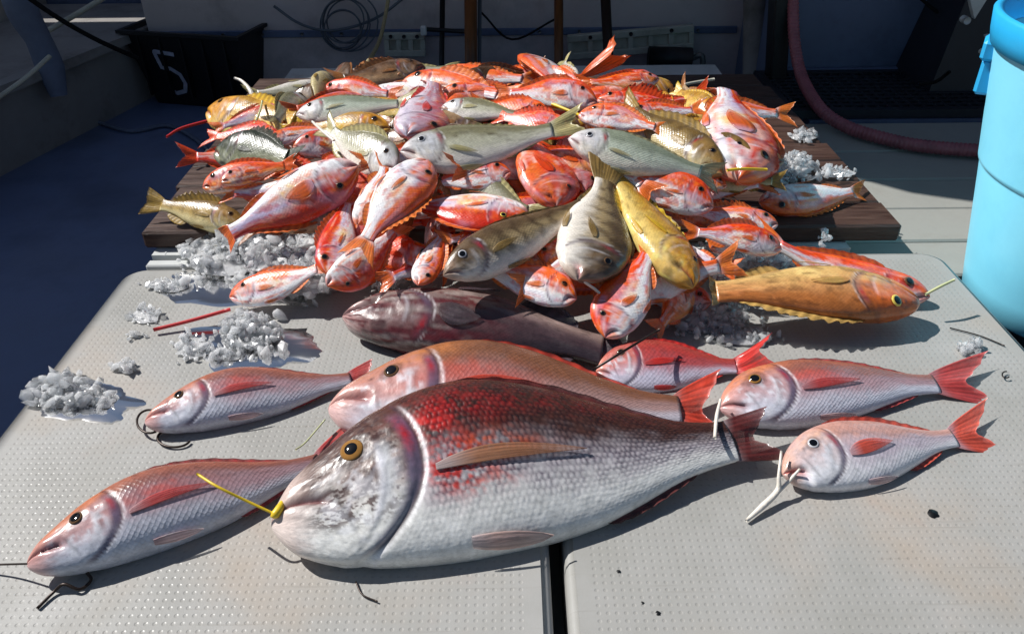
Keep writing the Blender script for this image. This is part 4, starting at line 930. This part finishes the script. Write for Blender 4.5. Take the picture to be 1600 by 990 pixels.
def puddle(label, x, y, rx, ry, seed):
    nz = Noise(seed); n = 60; c = P(x, y, 0); v = [(c[0], c[1], .0016)]
    for ring, z in ((.55, .0016), (.9, .0013), (1.0, .0004)):
        for k in range(n):
            a = 2 * math.pi * k / n; e = .6 + .8 * float(nz.f(np.array(3 + 2.2 * math.cos(a)), np.array(3 + 2.2 * math.sin(a)), 4))
            q = P(x + rx * ring * e * math.cos(a), y + ry * ring * e * math.sin(a), z); v.append(tuple(q))
    f = [(0, 1 + k, 1 + (k + 1) % n) for k in range(n)]
    for r_ in range(2): f += [(1 + r_ * n + k, 1 + (r_ + 1) * n + k, 1 + (r_ + 1) * n + (k + 1) % n, 1 + r_ * n + (k + 1) % n) for k in range(n)]
    tag(new_mesh('melt_water', v, f, M_WATER), label, 'water', None, 'stuff')
puddle('thin film of melt water around the round ice clump', 400, 540, 105, 40, 71)
puddle('film of melt water in front of the big ice heap', 380, 452, 130, 30, 72)
puddle('film of melt water around the ice at the lid edge', 130, 628, 84, 30, 73)
ice('big heap of crushed ice in front of the board corner', [(350, 405, 72, 40, .055, .0), (430, 388, 70, 30, .05, .03), (474, 432, 60, 40, .045, .03), (440, 418, 60, 26, .03, .05), (400, 372, 64, 20, .04, .04)], 1100, .017, 1)
ice('crushed ice between the orange headed fish and the dark mauve grouper', [(612, 408, 32, 40, .05, .06), (600, 440, 40, 16, .03, .03), (500, 400, 44, 40, .05, .05)], 420, .013, 2)
ice('round clump of crushed ice above the small mauve pink bream', [(392, 524, 46, 32, .045, 0)], 260, .015, 3)
ice('scatter of ice chips beside the round ice clump', [(302, 546, 34, 20, .018, 0), (352, 556, 34, 10, .008, 0)], 90, .013, 4)
ice('clump of crushed ice at the outer edge of the lid', [(100, 618, 48, 26, .028, 0), (158, 628, 26, 14, .012, 0)], 190, .015, 5)
ice('single small lump of ice near the clump at the lid edge', [(199, 576, 16, 11, .012, 0)], 22, .013, 6)
ice('thin scatter of ice around the red straw tip', [(228, 496, 26, 14, .01, 0), (214, 528, 20, 6, .004, 0)], 46, .012, 7)
ice('few ice chips below the big ice heap', [(262, 448, 34, 12, .01, 0)], 40, .012, 8)
ice('pointed heap of crushed ice on the bare planks', [(1232, 268, 46, 18, .075, ZB), (1210, 285, 30, 10, .03, ZB)], 300, .014, 9)
ice('small ice pile at the far side of the pointed ice heap', [(1256, 216, 24, 8, .02, ZB)], 40, .014, 10)
ice('ice chips behind the white belly up fish', [(1306, 272, 32, 9, .015, ZB)], 46, .014, 11)
ice('crushed ice packed around the golden grouper tail', [(1195, 410, 60, 20, .05, .02), (1130, 410, 34, 40, .05, .04)], 330, .013, 12)
ice('grey slush of ice below the orange snouted fish', [(1110, 500, 66, 26, .03, 0), (1160, 530, 50, 14, .015, 0)], 320, .012, 13)
ice('melting ice lump on the lid near the golden grouper mouth', [(1510, 545, 18, 11, .014, 0)], 26, .014, 14)
ice('few ice chips on the dark plank edge', [(1286, 378, 10, 12, .02, ZB)], 16, .013, 15)

# ------------------------------------------------------------------ lines, hooks and strips
def line(name, label, cat, pts, r, mt, n=7):
    m = MB().tube(pts, r, n); o = m.build(name, mt, smooth=True); return tag(o, label, cat)
def px(*a): return [P(x, y, z) for x, y, z in a]
line('rubber_strip', 'yellow rubber strip across the grey pink bream to the huge bream mouth', 'lure', px((308, 740, .10), (340, 760, .10), (385, 782, .08), (430, 803, .064)), .0019, M_LINE_Y)
line('rubber_lump', 'yellow rubber lump held in the huge bream mouth', 'lure', px((424, 806, .06), (430, 803, .064), (437, 793, .066), (442, 782, .064)), [.002, .006, .0055, .003], M_LINE_Y, 10)
line('bait_strip', 'white strip hanging from the mouth of the slim pink bream', 'bait', px((1126, 624, .05), (1120, 650, .06), (1117, 684, .065)), [.0022, .003, .0026], M_BAIT)
def forked():
    m = MB().tube(px((1221, 704, .055), (1217, 742, .036), (1215, 766, .018), (1192, 790, .010), (1166, 813, .0055)), [.0018, .0024, .0042, .0046, .0022], 8)
    m.tube(px((1250, 732, .04), (1234, 750, .025), (1216, 768, .017)), [.0018, .0026, .003], 8)
    return tag(m.build('forked_bait_strip', M_BAIT, smooth=True), 'forked white strip trailing out of the open mouthed bream', 'bait')
forked()
line('straw', 'red straw lying on the lid below the ice covered fish face', 'straw', px((240, 515, .010), (300, 500, .016), (360, 483, .024)), .0036, M_LINE_R)
line('lure_tail', 'dark red line sticking out from under the bright yellow fish', 'line', px((260, 214, .12), (285, 200, .125), (338, 186, .125)), [.003, .0036, .0045], M_LINE_R)
line('squid_skirt', 'white squid skirt standing on the bright yellow fish', 'lure', px((366, 122, .165), (378, 127, .16), (390, 140, .15), (398, 156, .13)), [.0035, .0045, .006, .009], M_BAIT)
line('thin_cord', 'pale yellow cord hanging down the bright yellow fish', 'line', px((410, 158, .215), (404, 180, .21), (392, 203, .2)), .0026, M_LEAD)
line('stick', 'thin cream stick lying above the mustard yellow fish', 'stick', px((1056, 136, .1), (1080, 130, .105), (1116, 124, .11)), .0042, M_CREAM)
line('stick', 'short cream stick in the mouth of the fish behind the golden grouper', 'stick', px((1446, 460, .05), (1468, 448, .06), (1491, 437, .065)), [.0025, .003, .0026], M_LEAD)
line('rubber_strip', 'thin yellow stick lying over the orange pink fish', 'lure', px((826, 150, .24), (866, 164, .24), (906, 180, .235)), [.0045, .004, .003], M_LINE_Y)
line('thin_cord', 'yellow green cord at the foot of the large white bellied fish', 'line', px((1136, 266, .25), (1160, 264, .25), (1198, 265, .24)), .0028, M_LINE_Y)
line('fishing_line', 'black line lying across the small dark red bream', 'line', px((926, 578, .06), (975, 548, .085), (1030, 515, .08)), .0022, M_HOOK)
line('fishing_line', 'white twisted hook line from the mouth of the fat striped fish', 'line', px((906, 408, .14), (916, 426, .14), (912, 438, .13), (930, 452, .11), (948, 468, .09)), .0026, M_BAIT)
line('fishing_line', 'white cord lying over the small pink fish', 'line', px((488, 190, .26), (505, 206, .26), (522, 220, .255)), .003, M_BAIT)
def arc(px_, py_, rx, ry, a0, a1, z):
    return [P(px_ + rx * math.cos(math.radians(a)), py_ + ry * math.sin(math.radians(a)), z) for a in np.linspace(a0, a1, 14)]
line('fish_hook', 'brown curved hook ring at the mouth of the small mauve pink bream', 'hook', arc(234, 658, 20, 17, -60, 230 - 290, .012)[:1] + arc(234, 658, 20, 18, 300, 60, .012), .0019, M_HOOK)
line('fish_hook', 'brown hook lying on the lid under the small mauve pink bream', 'hook', arc(272, 684, 26, 14, 250, 20, .004), .0019, M_HOOK)
line('fishing_line', 'dark line running out of the grey pink bream mouth', 'line', px((-30, 882, .012), (10, 881, .02), (48, 880, .035)), .0014, M_HOOK)
line('fish_hook', 'dark hook under the chin of the grey pink bream', 'hook', px((58, 950, .003), (84, 924, .005), (100, 912, .012), (124, 920, .006), (142, 906, .004), (136, 894, .01)), .0021, M_HOOK)
line('thread', 'thin dark thread on the lid below the huge bream belly', 'thread', px((556, 908, .003), (566, 928, .003), (590, 939, .003)), .0011, M_HOOK)
line('thread', 'thin green thread between the two breams', 'thread', px((462, 702, .05), (478, 690, .045), (508, 655, .05)), .0012, M_LEAD)
line('thread', 'fine dark thread on the lid beside the melting ice lump', 'thread', px((1484, 512, .003), (1530, 524, .003), (1570, 540, .003)), .0012, M_HOOK)
line('fish_hook', 'small brown hook at the tail tip of the slim pink bream', 'hook', arc(1572, 585, 6, 5, 40, 280, .006), .0012, M_HOOK)
rs_ = random.Random(4)
def blot(label, x, y, r):
    c = P(x, y, .0005); v = [(c[0], c[1], c[2] + r * .3)]; n = 14
    for ring in (.6, 1.0):
        for k in range(n):
            a = 2 * math.pi * k / n; q = r * ring * (1 + rs_.uniform(-.18, .18)); v.append((c[0] + q * math.cos(a), c[1] + q * math.sin(a), c[2] + (r * .22 if ring < 1 else 0)))
    f = [(0, 1 + k, 1 + (k + 1) % n) for k in range(n)] + [(1 + k, 1 + n + k, 1 + n + (k + 1) % n, 1 + (k + 1) % n) for k in range(n)]
    return tag(new_mesh('tar_spot', v, f, M_TAR), label, 'spot')
blot('round black spot on the lid below the plump silver pink bream', 1458, 802, .0078)
blot('small dark speck on the lid below the huge bream tail', 1028, 957, .0035)
blot('tiny dark speck beside the lid gap', 967, 892, .0028)
blot('tiny dark speck near the small dark speck', 1004, 941, .0022)

# ------------------------------------------------------------------ bucket
BL = P(1507, 428, ZS)
bc = (BL[0] + .162, BL[1] - .132, ZS + .001)
bk = empty('bucket', 'tall aqua blue plastic bucket standing on the side deck', 'bucket', bc)
def BR(h): return .21 + .157 * h
MB().lathe([(.0, .006), (.190, .006), (.198, 0), (.204, 0), (.2105, .006), (BR(.06), .06), (BR(.064), .064), (BR(.29), .29), (BR(.29) + .0005, .296), (BR(.3) + .004, .30), (BR(.306) + .004, .306), (BR(.52) + .004, .52), (BR(.54) + .003, .54), (BR(.54) - .004, .54), (.205, .03), (.0, .026)], 96).build('body', M_AQUA, bk, smooth=True)
MB().lathe([(BR(.525) + .0045, .525), (BR(.53) + .012, .528), (BR(.55) + .014, .55), (BR(.585) + .013, .585), (BR(.59) + .006, .592), (BR(.588) - .004, .588), (BR(.541) - .0035, .541)], 96).build('rim', M_AQUA2, bk, smooth=True)
def lug(a):
    M = Matrix.Rotation(a, 4, 'Z')
    m = MB(); m.box((.272, -.024, .42), (.305, .024, .49), M, .006); m.box((.28, -.034, .488), (.312, .034, .527), M, .006)
    return m
lug(math.radians(150)).build('handle_lug', M_AQUA2, bk); lug(math.radians(-30)).build('handle_lug', M_AQUA2, bk)

# ------------------------------------------------------------------ black basket with the number
ba = P(326, 168, ZD)
bs = empty('basket', 'black plastic fish basket marked with a white 5 on the shaded deck', 'basket', (ba[0], ba[1] + .16, ZD + .001), rz=math.radians(-14))
def basket_body():
    m = MB(); w0, d0, w1, d1, h = .212, .15, .268, .198, .31; t = .008
    def rect(wd, dp, z): return [(-wd, -dp, z), (wd, -dp, z), (wd, dp, z), (-wd, dp, z)]
    rings = [rect(w0, d0, 0), rect(w1, d1, h), rect(w1 + .016, d1 + .016, h), rect(w1 + .016, d1 + .016, h + .014), rect(w1 - .004, d1 - .004, h + .014), rect(w0 - t, d0 - t, .012)]
    v = sum(rings, []); f = []
    for r in range(len(rings) - 1):
        for k in range(4):
            n = (k + 1) % 4; f.append((r * 4 + k, r * 4 + n, r * 4 + 4 + n, r * 4 + 4 + k))
    f.append((3, 2, 1, 0)); f.append((20, 21, 22, 23)); m.add(v, f)
    return m
basket_body().build('body', M_BLACK, bs)
for s_ in (-1, 1):
    for k in range(5):
        x = -.2 + .1 * k; m = MB(); m.box((x - .004, s_ * .187 - .012, .05), (x + .004, s_ * .187 + .012, .30)); m.build('rib', M_BLACK, bs)
m = MB(); m.tube([(.02, .222, .31), (.025, .224, .40), (.08, .225, .41), (.135, .224, .40), (.14, .222, .31)], .009, 8); m.build('handle', M_BLACK, bs, smooth=True)
# painted 5 on the near face
def five():
    def fp(x, z):   # a point just proud of the sloping face
        yy = -(.15 + .048 * z / .31) - .0035
        return np.array([x, yy, z])
    SC5 = .88
    path = [(.065, .245), (-.035, .255), (-.04, .25), (-.028, .175), (.02, .172), (.062, .145), (.075, .1), (.06, .06), (.01, .045), (-.02, .062)]
    pts = []
    for (x0, z0), (x1, z1) in zip(path[:-1], path[1:]):
        for t in np.linspace(0, 1, 5)[:-1]: pts.append((x0 + (x1 - x0) * t, z0 + (z1 - z0) * t))
    pts.append(path[-1]); pts = np.array(pts) * SC5 + np.array([-.105, .015]); T = np.gradient(pts, axis=0); T /= np.linalg.norm(T, axis=1)[:, None]; N = np.stack([-T[:, 1], T[:, 0]], 1)
    v = []
    for p, n in zip(pts, N):
        for s_ in (-1, 1): q = p + n * s_ * .009; v.append(fp(*q))
    f = [(2 * i, 2 * i + 2, 2 * i + 3, 2 * i + 1) for i in range(len(pts) - 1)]
    return new_mesh('number_five', v, f, M_MARK, bs, smooth=False)
five()

# ------------------------------------------------------------------ things along the shaded bulkhead
def pole(name, label, x0, y0, x1, y1, yd, r, mt, y2=None):
    a, b = PY(x0, y0, yd), PY(x1, y1, y2 or yd)
    d = b - a; b = b + d * .25
    return tag(MB().tube([a, (a + b) / 2, b], r, 12, smooth=False).build(name, mt, smooth=True), label, 'pole')
pole('wooden_pole', 'thick brown pole standing behind the heap', 735, -60, 736, 110, 3.36, .026, M_RUST)
pole('metal_tube', 'thin grey tube close beside the thick brown pole', 750, -60, 749, 110, 3.40, .008, M_WIRE)
pole('wooden_pole', 'slim brown pole standing between two poles behind the heap', 873, -60, 873, 110, 3.4, .019, M_RUST)
pole('wooden_pole', 'dark leaning pole in front of the cream rail', 943, -60, 952, 115, 3.3, .02, M_DARKPOLE)
pole('metal_tube', 'thin black tube crossed by a short bar behind the heap', 692, -60, 690, 110, 3.42, .011, M_BLACK)
pole('wooden_pole', 'stout grey beige post near the black plank', 1181, -80, 1178, 120, 3.3, .046, M_HULL)
a, b = PY(664, 46, 3.38), PY(732, 50, 3.38)
tag(MB().tube([a, b], .009, 8, smooth=False).build('crossbar', M_BLACK, smooth=True), 'short black bar reaching to the thick brown pole', 'bar')
c = PY(662, 48, 3.37); tag(MB().box((c[0] - .012, c[1] - .012, c[2] - .018), (c[0] + .012, c[1] + .012, c[2] + .018), None, .004).build('bar_cap', M_WHITE), 'small white cap on the end of the short black bar', 'cap')
def plank_black():
    a, b = PY(1222, -60, 3.0), PY(1212, 118, 3.0); u = b - a; u = u / np.linalg.norm(u)
    m = MB(); M = Matrix.Translation(Vector(a)) @ Vector(u).to_track_quat('-Z', 'Y').to_matrix().to_4x4()
    m.box((-.045, -.03, -np.linalg.norm(b - a) * 1.35), (.045, .03, 0), M, .006); return m
tag(plank_black().build('black_plank', M_BLACK), 'broad black upright plank beside the pink hose', 'plank')
def rail(label, x0, y0, x1, y1, hpx, yd, nw):
    a, b = PY(x0, y0, yd), PY(x1, y1, yd); L = np.linalg.norm(b - a); sc_ = L / math.hypot(x1 - x0, y1 - y0); h = hpx * sc_ * 1.05
    e = empty('cream_rail', label, 'rail', tuple(a)); u = (b - a) / L; ang = math.atan2(u[2], u[0]); e.rotation_euler = (0, -ang, 0)
    w_ = L / (nw + .6); fr = MB()
    fr.box((0, -.03, -h), (L, -.0, -h * .72), None, .003); fr.box((0, -.03, -h * .28), (L, -.0, 0), None, .003)
    for k in range(nw + 1):
        x = min(L - .02, k * (L - .02) / nw); fr.box((x, -.028, -h * .722), (x + .02, -.0, -h * .278))
    fr.build('rail_frame', M_CREAM, e); MB().box((.004, -.008, -h * .98), (L - .004, .004, -.004)).build('rail_back', M_CREAM, e)
    for k in range(3):
        x = L * (.18 + .32 * k); MB().tube([(x, -.026, -h * .12), (x, -.038, -h * .12)], .008, 10, smooth=False).build('screw', M_BLACK, e, smooth=True)
    return e
rail('long cream plastic rail with square pockets on the bulkhead', 886, 54, 1083, 37, 36, 3.5, 6)
rail('short cream pocket rail by the hanging rope', 600, 50, 664, 50, 34, 3.5, 3)
def motor():
    e = empty('pump', 'black pump resting against the bulkhead under the long cream rail', 'pump', tuple(PY(1048, 108, 3.4)))
    MB().tube([(-.1, 0, .05), (.08, -.01, .045)], .045, 16, smooth=False).build('body', M_BLACK, e, smooth=True)
    MB().box((-.05, -.05, -.02), (.06, .04, .02), None, .006).build('base', M_BLACK, e)
    MB().tube([(.08, -.01, .045), (.12, -.02, .06), (.13, -.03, .0)], .012, 10).build('outlet', M_STEEL, e, smooth=True)
    return e
motor()
coil = MB(); rc = random.Random(8)
for k in range(6):
    cx_, cz_ = 540 + rc.uniform(-8, 8), 40 + rc.uniform(-8, 8); rr = 40 + rc.uniform(-14, 12)
    coil.tube([PY(cx_ + rr * math.cos(t), cz_ + rr * 1.05 * math.sin(t), 3.5 - .004 * k) for t in np.linspace(0, 2 * math.pi, 20)], .0035, 6)
tag(coil.build('wire_coil', M_WIRE, smooth=True), 'coil of grey wire hanging on the shaded bulkhead', 'wire coil')
line('rope', 'beige rope hanging down to the far edge of the board', 'rope', [PY(612, -40, 3.3), PY(603, 20, 3.25), PY(592, 66, 3.1), PY(574, 98, 2.85), P(552, 128, .06)], .0075, M_ROPE)
line('black_rope', 'black rope slanting down to the black basket', 'rope', [PY(20, -20, 2.9), PY(90, 28, 2.95), PY(150, 62, 3.02), PY(216, 92, 3.12)], .009, M_BLKROPE)
line('rod', 'cream rod leaning on the gunwale near the basket', 'rod', [PY(190, -20, 3.5), PY(120, 22, 3.4), PY(68, 52, 3.3)], .011, M_CREAM)
line('rod', 'thin cream rod running down to the shaded deck edge', 'rod', [PY(78, 88, 2.6), PY(40, 122, 2.5), PY(-10, 158, 2.4)], .007, M_CREAM)
line('cloth_roll', 'rolled blue grey cloth hanging over the gunwale', 'cloth', [PY(14, -40, 3.0), PY(36, 20, 3.0), PY(60, 62, 3.0), PY(78, 105, 3.0), PY(92, 150, 2.98)], [.05, .055, .045, .05, .03], M_CLOTH, 16)
gun = slab([(-1.98, 2.2), (-1.45, 4.2), (-3.2, 4.2), (-3.2, 2.2)], ZD, .27, 'gunwale', M_HULL); structure(gun)
o = slab([(-1.93, 2.2), (-1.40, 4.2), (-1.46, 4.2), (-1.99, 2.2)], -.05, .035, 'gunwale_rail', M_HULL); structure(o)
# hose
hp = [PY(1238, -60, 3.0), PY(1239, -10, 2.97), PY(1241, 60, 2.9), PY(1252, 118, 2.8), P(1280, 168, ZS + .05), P(1318, 196, ZS + .026), P(1372, 214, ZS + .022), P(1440, 228, ZS + .022), P(1545, 236, ZS + .022), P(1700, 240, ZS + .022)]
def hose():
    m = MB(); pts = np.array(hp); q = np.vstack([2 * pts[0] - pts[1], pts, 2 * pts[-1] - pts[-2]]); out = []
    for i in range(1, len(q) - 2):
        for k in range(24):
            t = k / 24; out.append(.5 * ((2 * q[i]) + (-q[i - 1] + q[i + 1]) * t + (2 * q[i - 1] - 5 * q[i] + 4 * q[i + 1] - q[i + 2]) * t * t + (-q[i - 1] + 3 * q[i] - 3 * q[i + 1] + q[i + 2]) * t ** 3))
    out = np.array(out); d = np.concatenate([[0], np.cumsum(np.linalg.norm(np.diff(out, axis=0), axis=1))])
    s = np.arange(0, d[-1], .0035); pp = np.stack([np.interp(s, d, out[:, k]) for k in range(3)], 1)
    m.tube(pp, .0195 + .0017 * np.sin(s / .0125 * 2 * math.pi), 14, smooth=False); return m
tag(hose().build('hose', M_HOSE, smooth=True), 'pink ribbed hose curving down onto the side deck', 'hose')
# grating on the side deck
g0, g1 = P(1245, 190, ZS + .03), P(1575, 128, ZS + .03)
def grating():
    m = MB(); x0, x1, y0, y1 = g0[0], g0[0] + 1.0, 2.60, 3.05; z0, z1 = ZS + .004, ZS + .032
    m.box((x0, y0, z0), (x1, y0 + .03, z1)); m.box((x0, y1 - .03, z0), (x1, y1, z1)); m.box((x0, y0 + .03, z0), (x0 + .03, y1 - .03, z1)); m.box((x1 - .03, y0 + .03, z0), (x1, y1 - .03, z1))
    for k in range(24):
        x = x0 + .04 + k * .039; m.box((x, y0 + .03, z0), (x + .012, y1 - .03, z1 - .004))
    for k in range(9):
        y = y0 + .06 + k * .039; m.box((x0 + .03, y, z0), (x1 - .03, y + .012, z1 - .002))
    return m
tag(grating().build('deck_grating', M_GRATE), 'dark square hole grating lying behind the pink hose', 'grating')
o = MB().box((1.005, 2.59, ZD + .002), (4.2, 3.07, ZS)).build('side_deck_end', M_WALL2); structure(o)
# pedestal and white fittings by the wall
pc = P(1508, 158, ZS)
def pedestal():
    e = empty('seat_pedestal', 'dark sloping seat pedestal by the wall beyond the bucket', 'seat pedestal', (pc[0], pc[1] + .16, ZS + .001))
    v = [(-.13, -.14, 0), (.2, -.14, 0), (.2, .16, 0), (-.13, .16, 0), (-.02, -.05, .5), (.24, -.05, .5), (.24, .16, .5), (-.02, .16, .5)]
    m = MB(); m.add(v, [(3, 2, 1, 0), (4, 5, 6, 7), (0, 1, 5, 4), (1, 2, 6, 5), (2, 3, 7, 6), (3, 0, 4, 7)]); m.build('pedestal', M_GRATE, e)
    MB().box((-.06, -.1, .5), (.3, .18, .56), None, .01).build('seat', M_BLACK, e)
    return e
pedestal()
def fitting(label, x, y, yd, s):
    c = PY(x, y, yd); e = empty('white_fitting', label, 'fitting', tuple(c))
    m = MB(); m.add([(-s, -.01, s), (s * .9, -.01, s * 1.3), (s * .1, -.01, -s), (-s, .012, s), (s * .9, .012, s * 1.3), (s * .1, .012, -s)], [(0, 2, 1), (3, 4, 5), (0, 1, 4, 3), (1, 2, 5, 4), (2, 0, 3, 5)]); m.build('bracket', M_WHITE, e)
    MB().tube([(-s * .7, -.02, -s * 1.1), (-s * .7, .01, -s * 1.1)], s * .35, 12, smooth=False).build('knob', M_WHITE, e, smooth=True)
    return e
fitting('white bracket with a knob high on the pedestal', 1524, 12, 2.72, .034)
fitting('white bracket hidden partly behind the bucket rim', 1548, 68, 2.55, .024)
line('cable', 'black cable slanting across the recess wall to the pedestal', 'cable', [PY(1420, -20, 3.05), PY(1460, 16, 3.0), PY(1500, 34, 2.9)], .006, M_BLKROPE)
line('cable', 'black cable looping at the foot of the recess wall', 'cable', [PY(1436, 131, 2.72), PY(1462, 128, 2.7), PY(1484, 112, 2.66)], .006, M_BLKROPE)

# seams, bolts and clutter on the bulkhead
bw = empty('panel_strip', 'grey seam strip running across the shaded bulkhead', 'strip', (0, YW - .012, 0))
MB().box((-1.5, 0, -.055), (.98, .011, -.025), None, .003).build('strip', M_WALL2, bw)
for k in range(14):
    MB().tube([(-1.4 + .17 * k, 0, -.04), (-1.4 + .17 * k, -.007, -.04)], .007, 8, smooth=False).build('bolt', M_STEEL, bw, smooth=True)
line('cable', 'grey cable sagging along the shaded bulkhead', 'cable', [PY(428, 10, 3.5), PY(470, 38, 3.48), PY(520, 48, 3.48), PY(585, 30, 3.5), PY(640, -10, 3.5)], .006, M_WIRE)
line('cable', 'black cable hanging between the brown poles', 'cable', [PY(752, 20, 3.45), PY(800, 62, 3.44), PY(868, 30, 3.45)], .0045, M_BLKROPE)
line('rope', 'loose grey rope lying on the deck before the black basket', 'rope', [P(150, 190, ZD + .01), P(205, 205, ZD + .01), P(260, 196, ZD + .01), P(300, 214, ZD + .01), P(330, 238, ZD + .01)], .008, M_CLOTH)
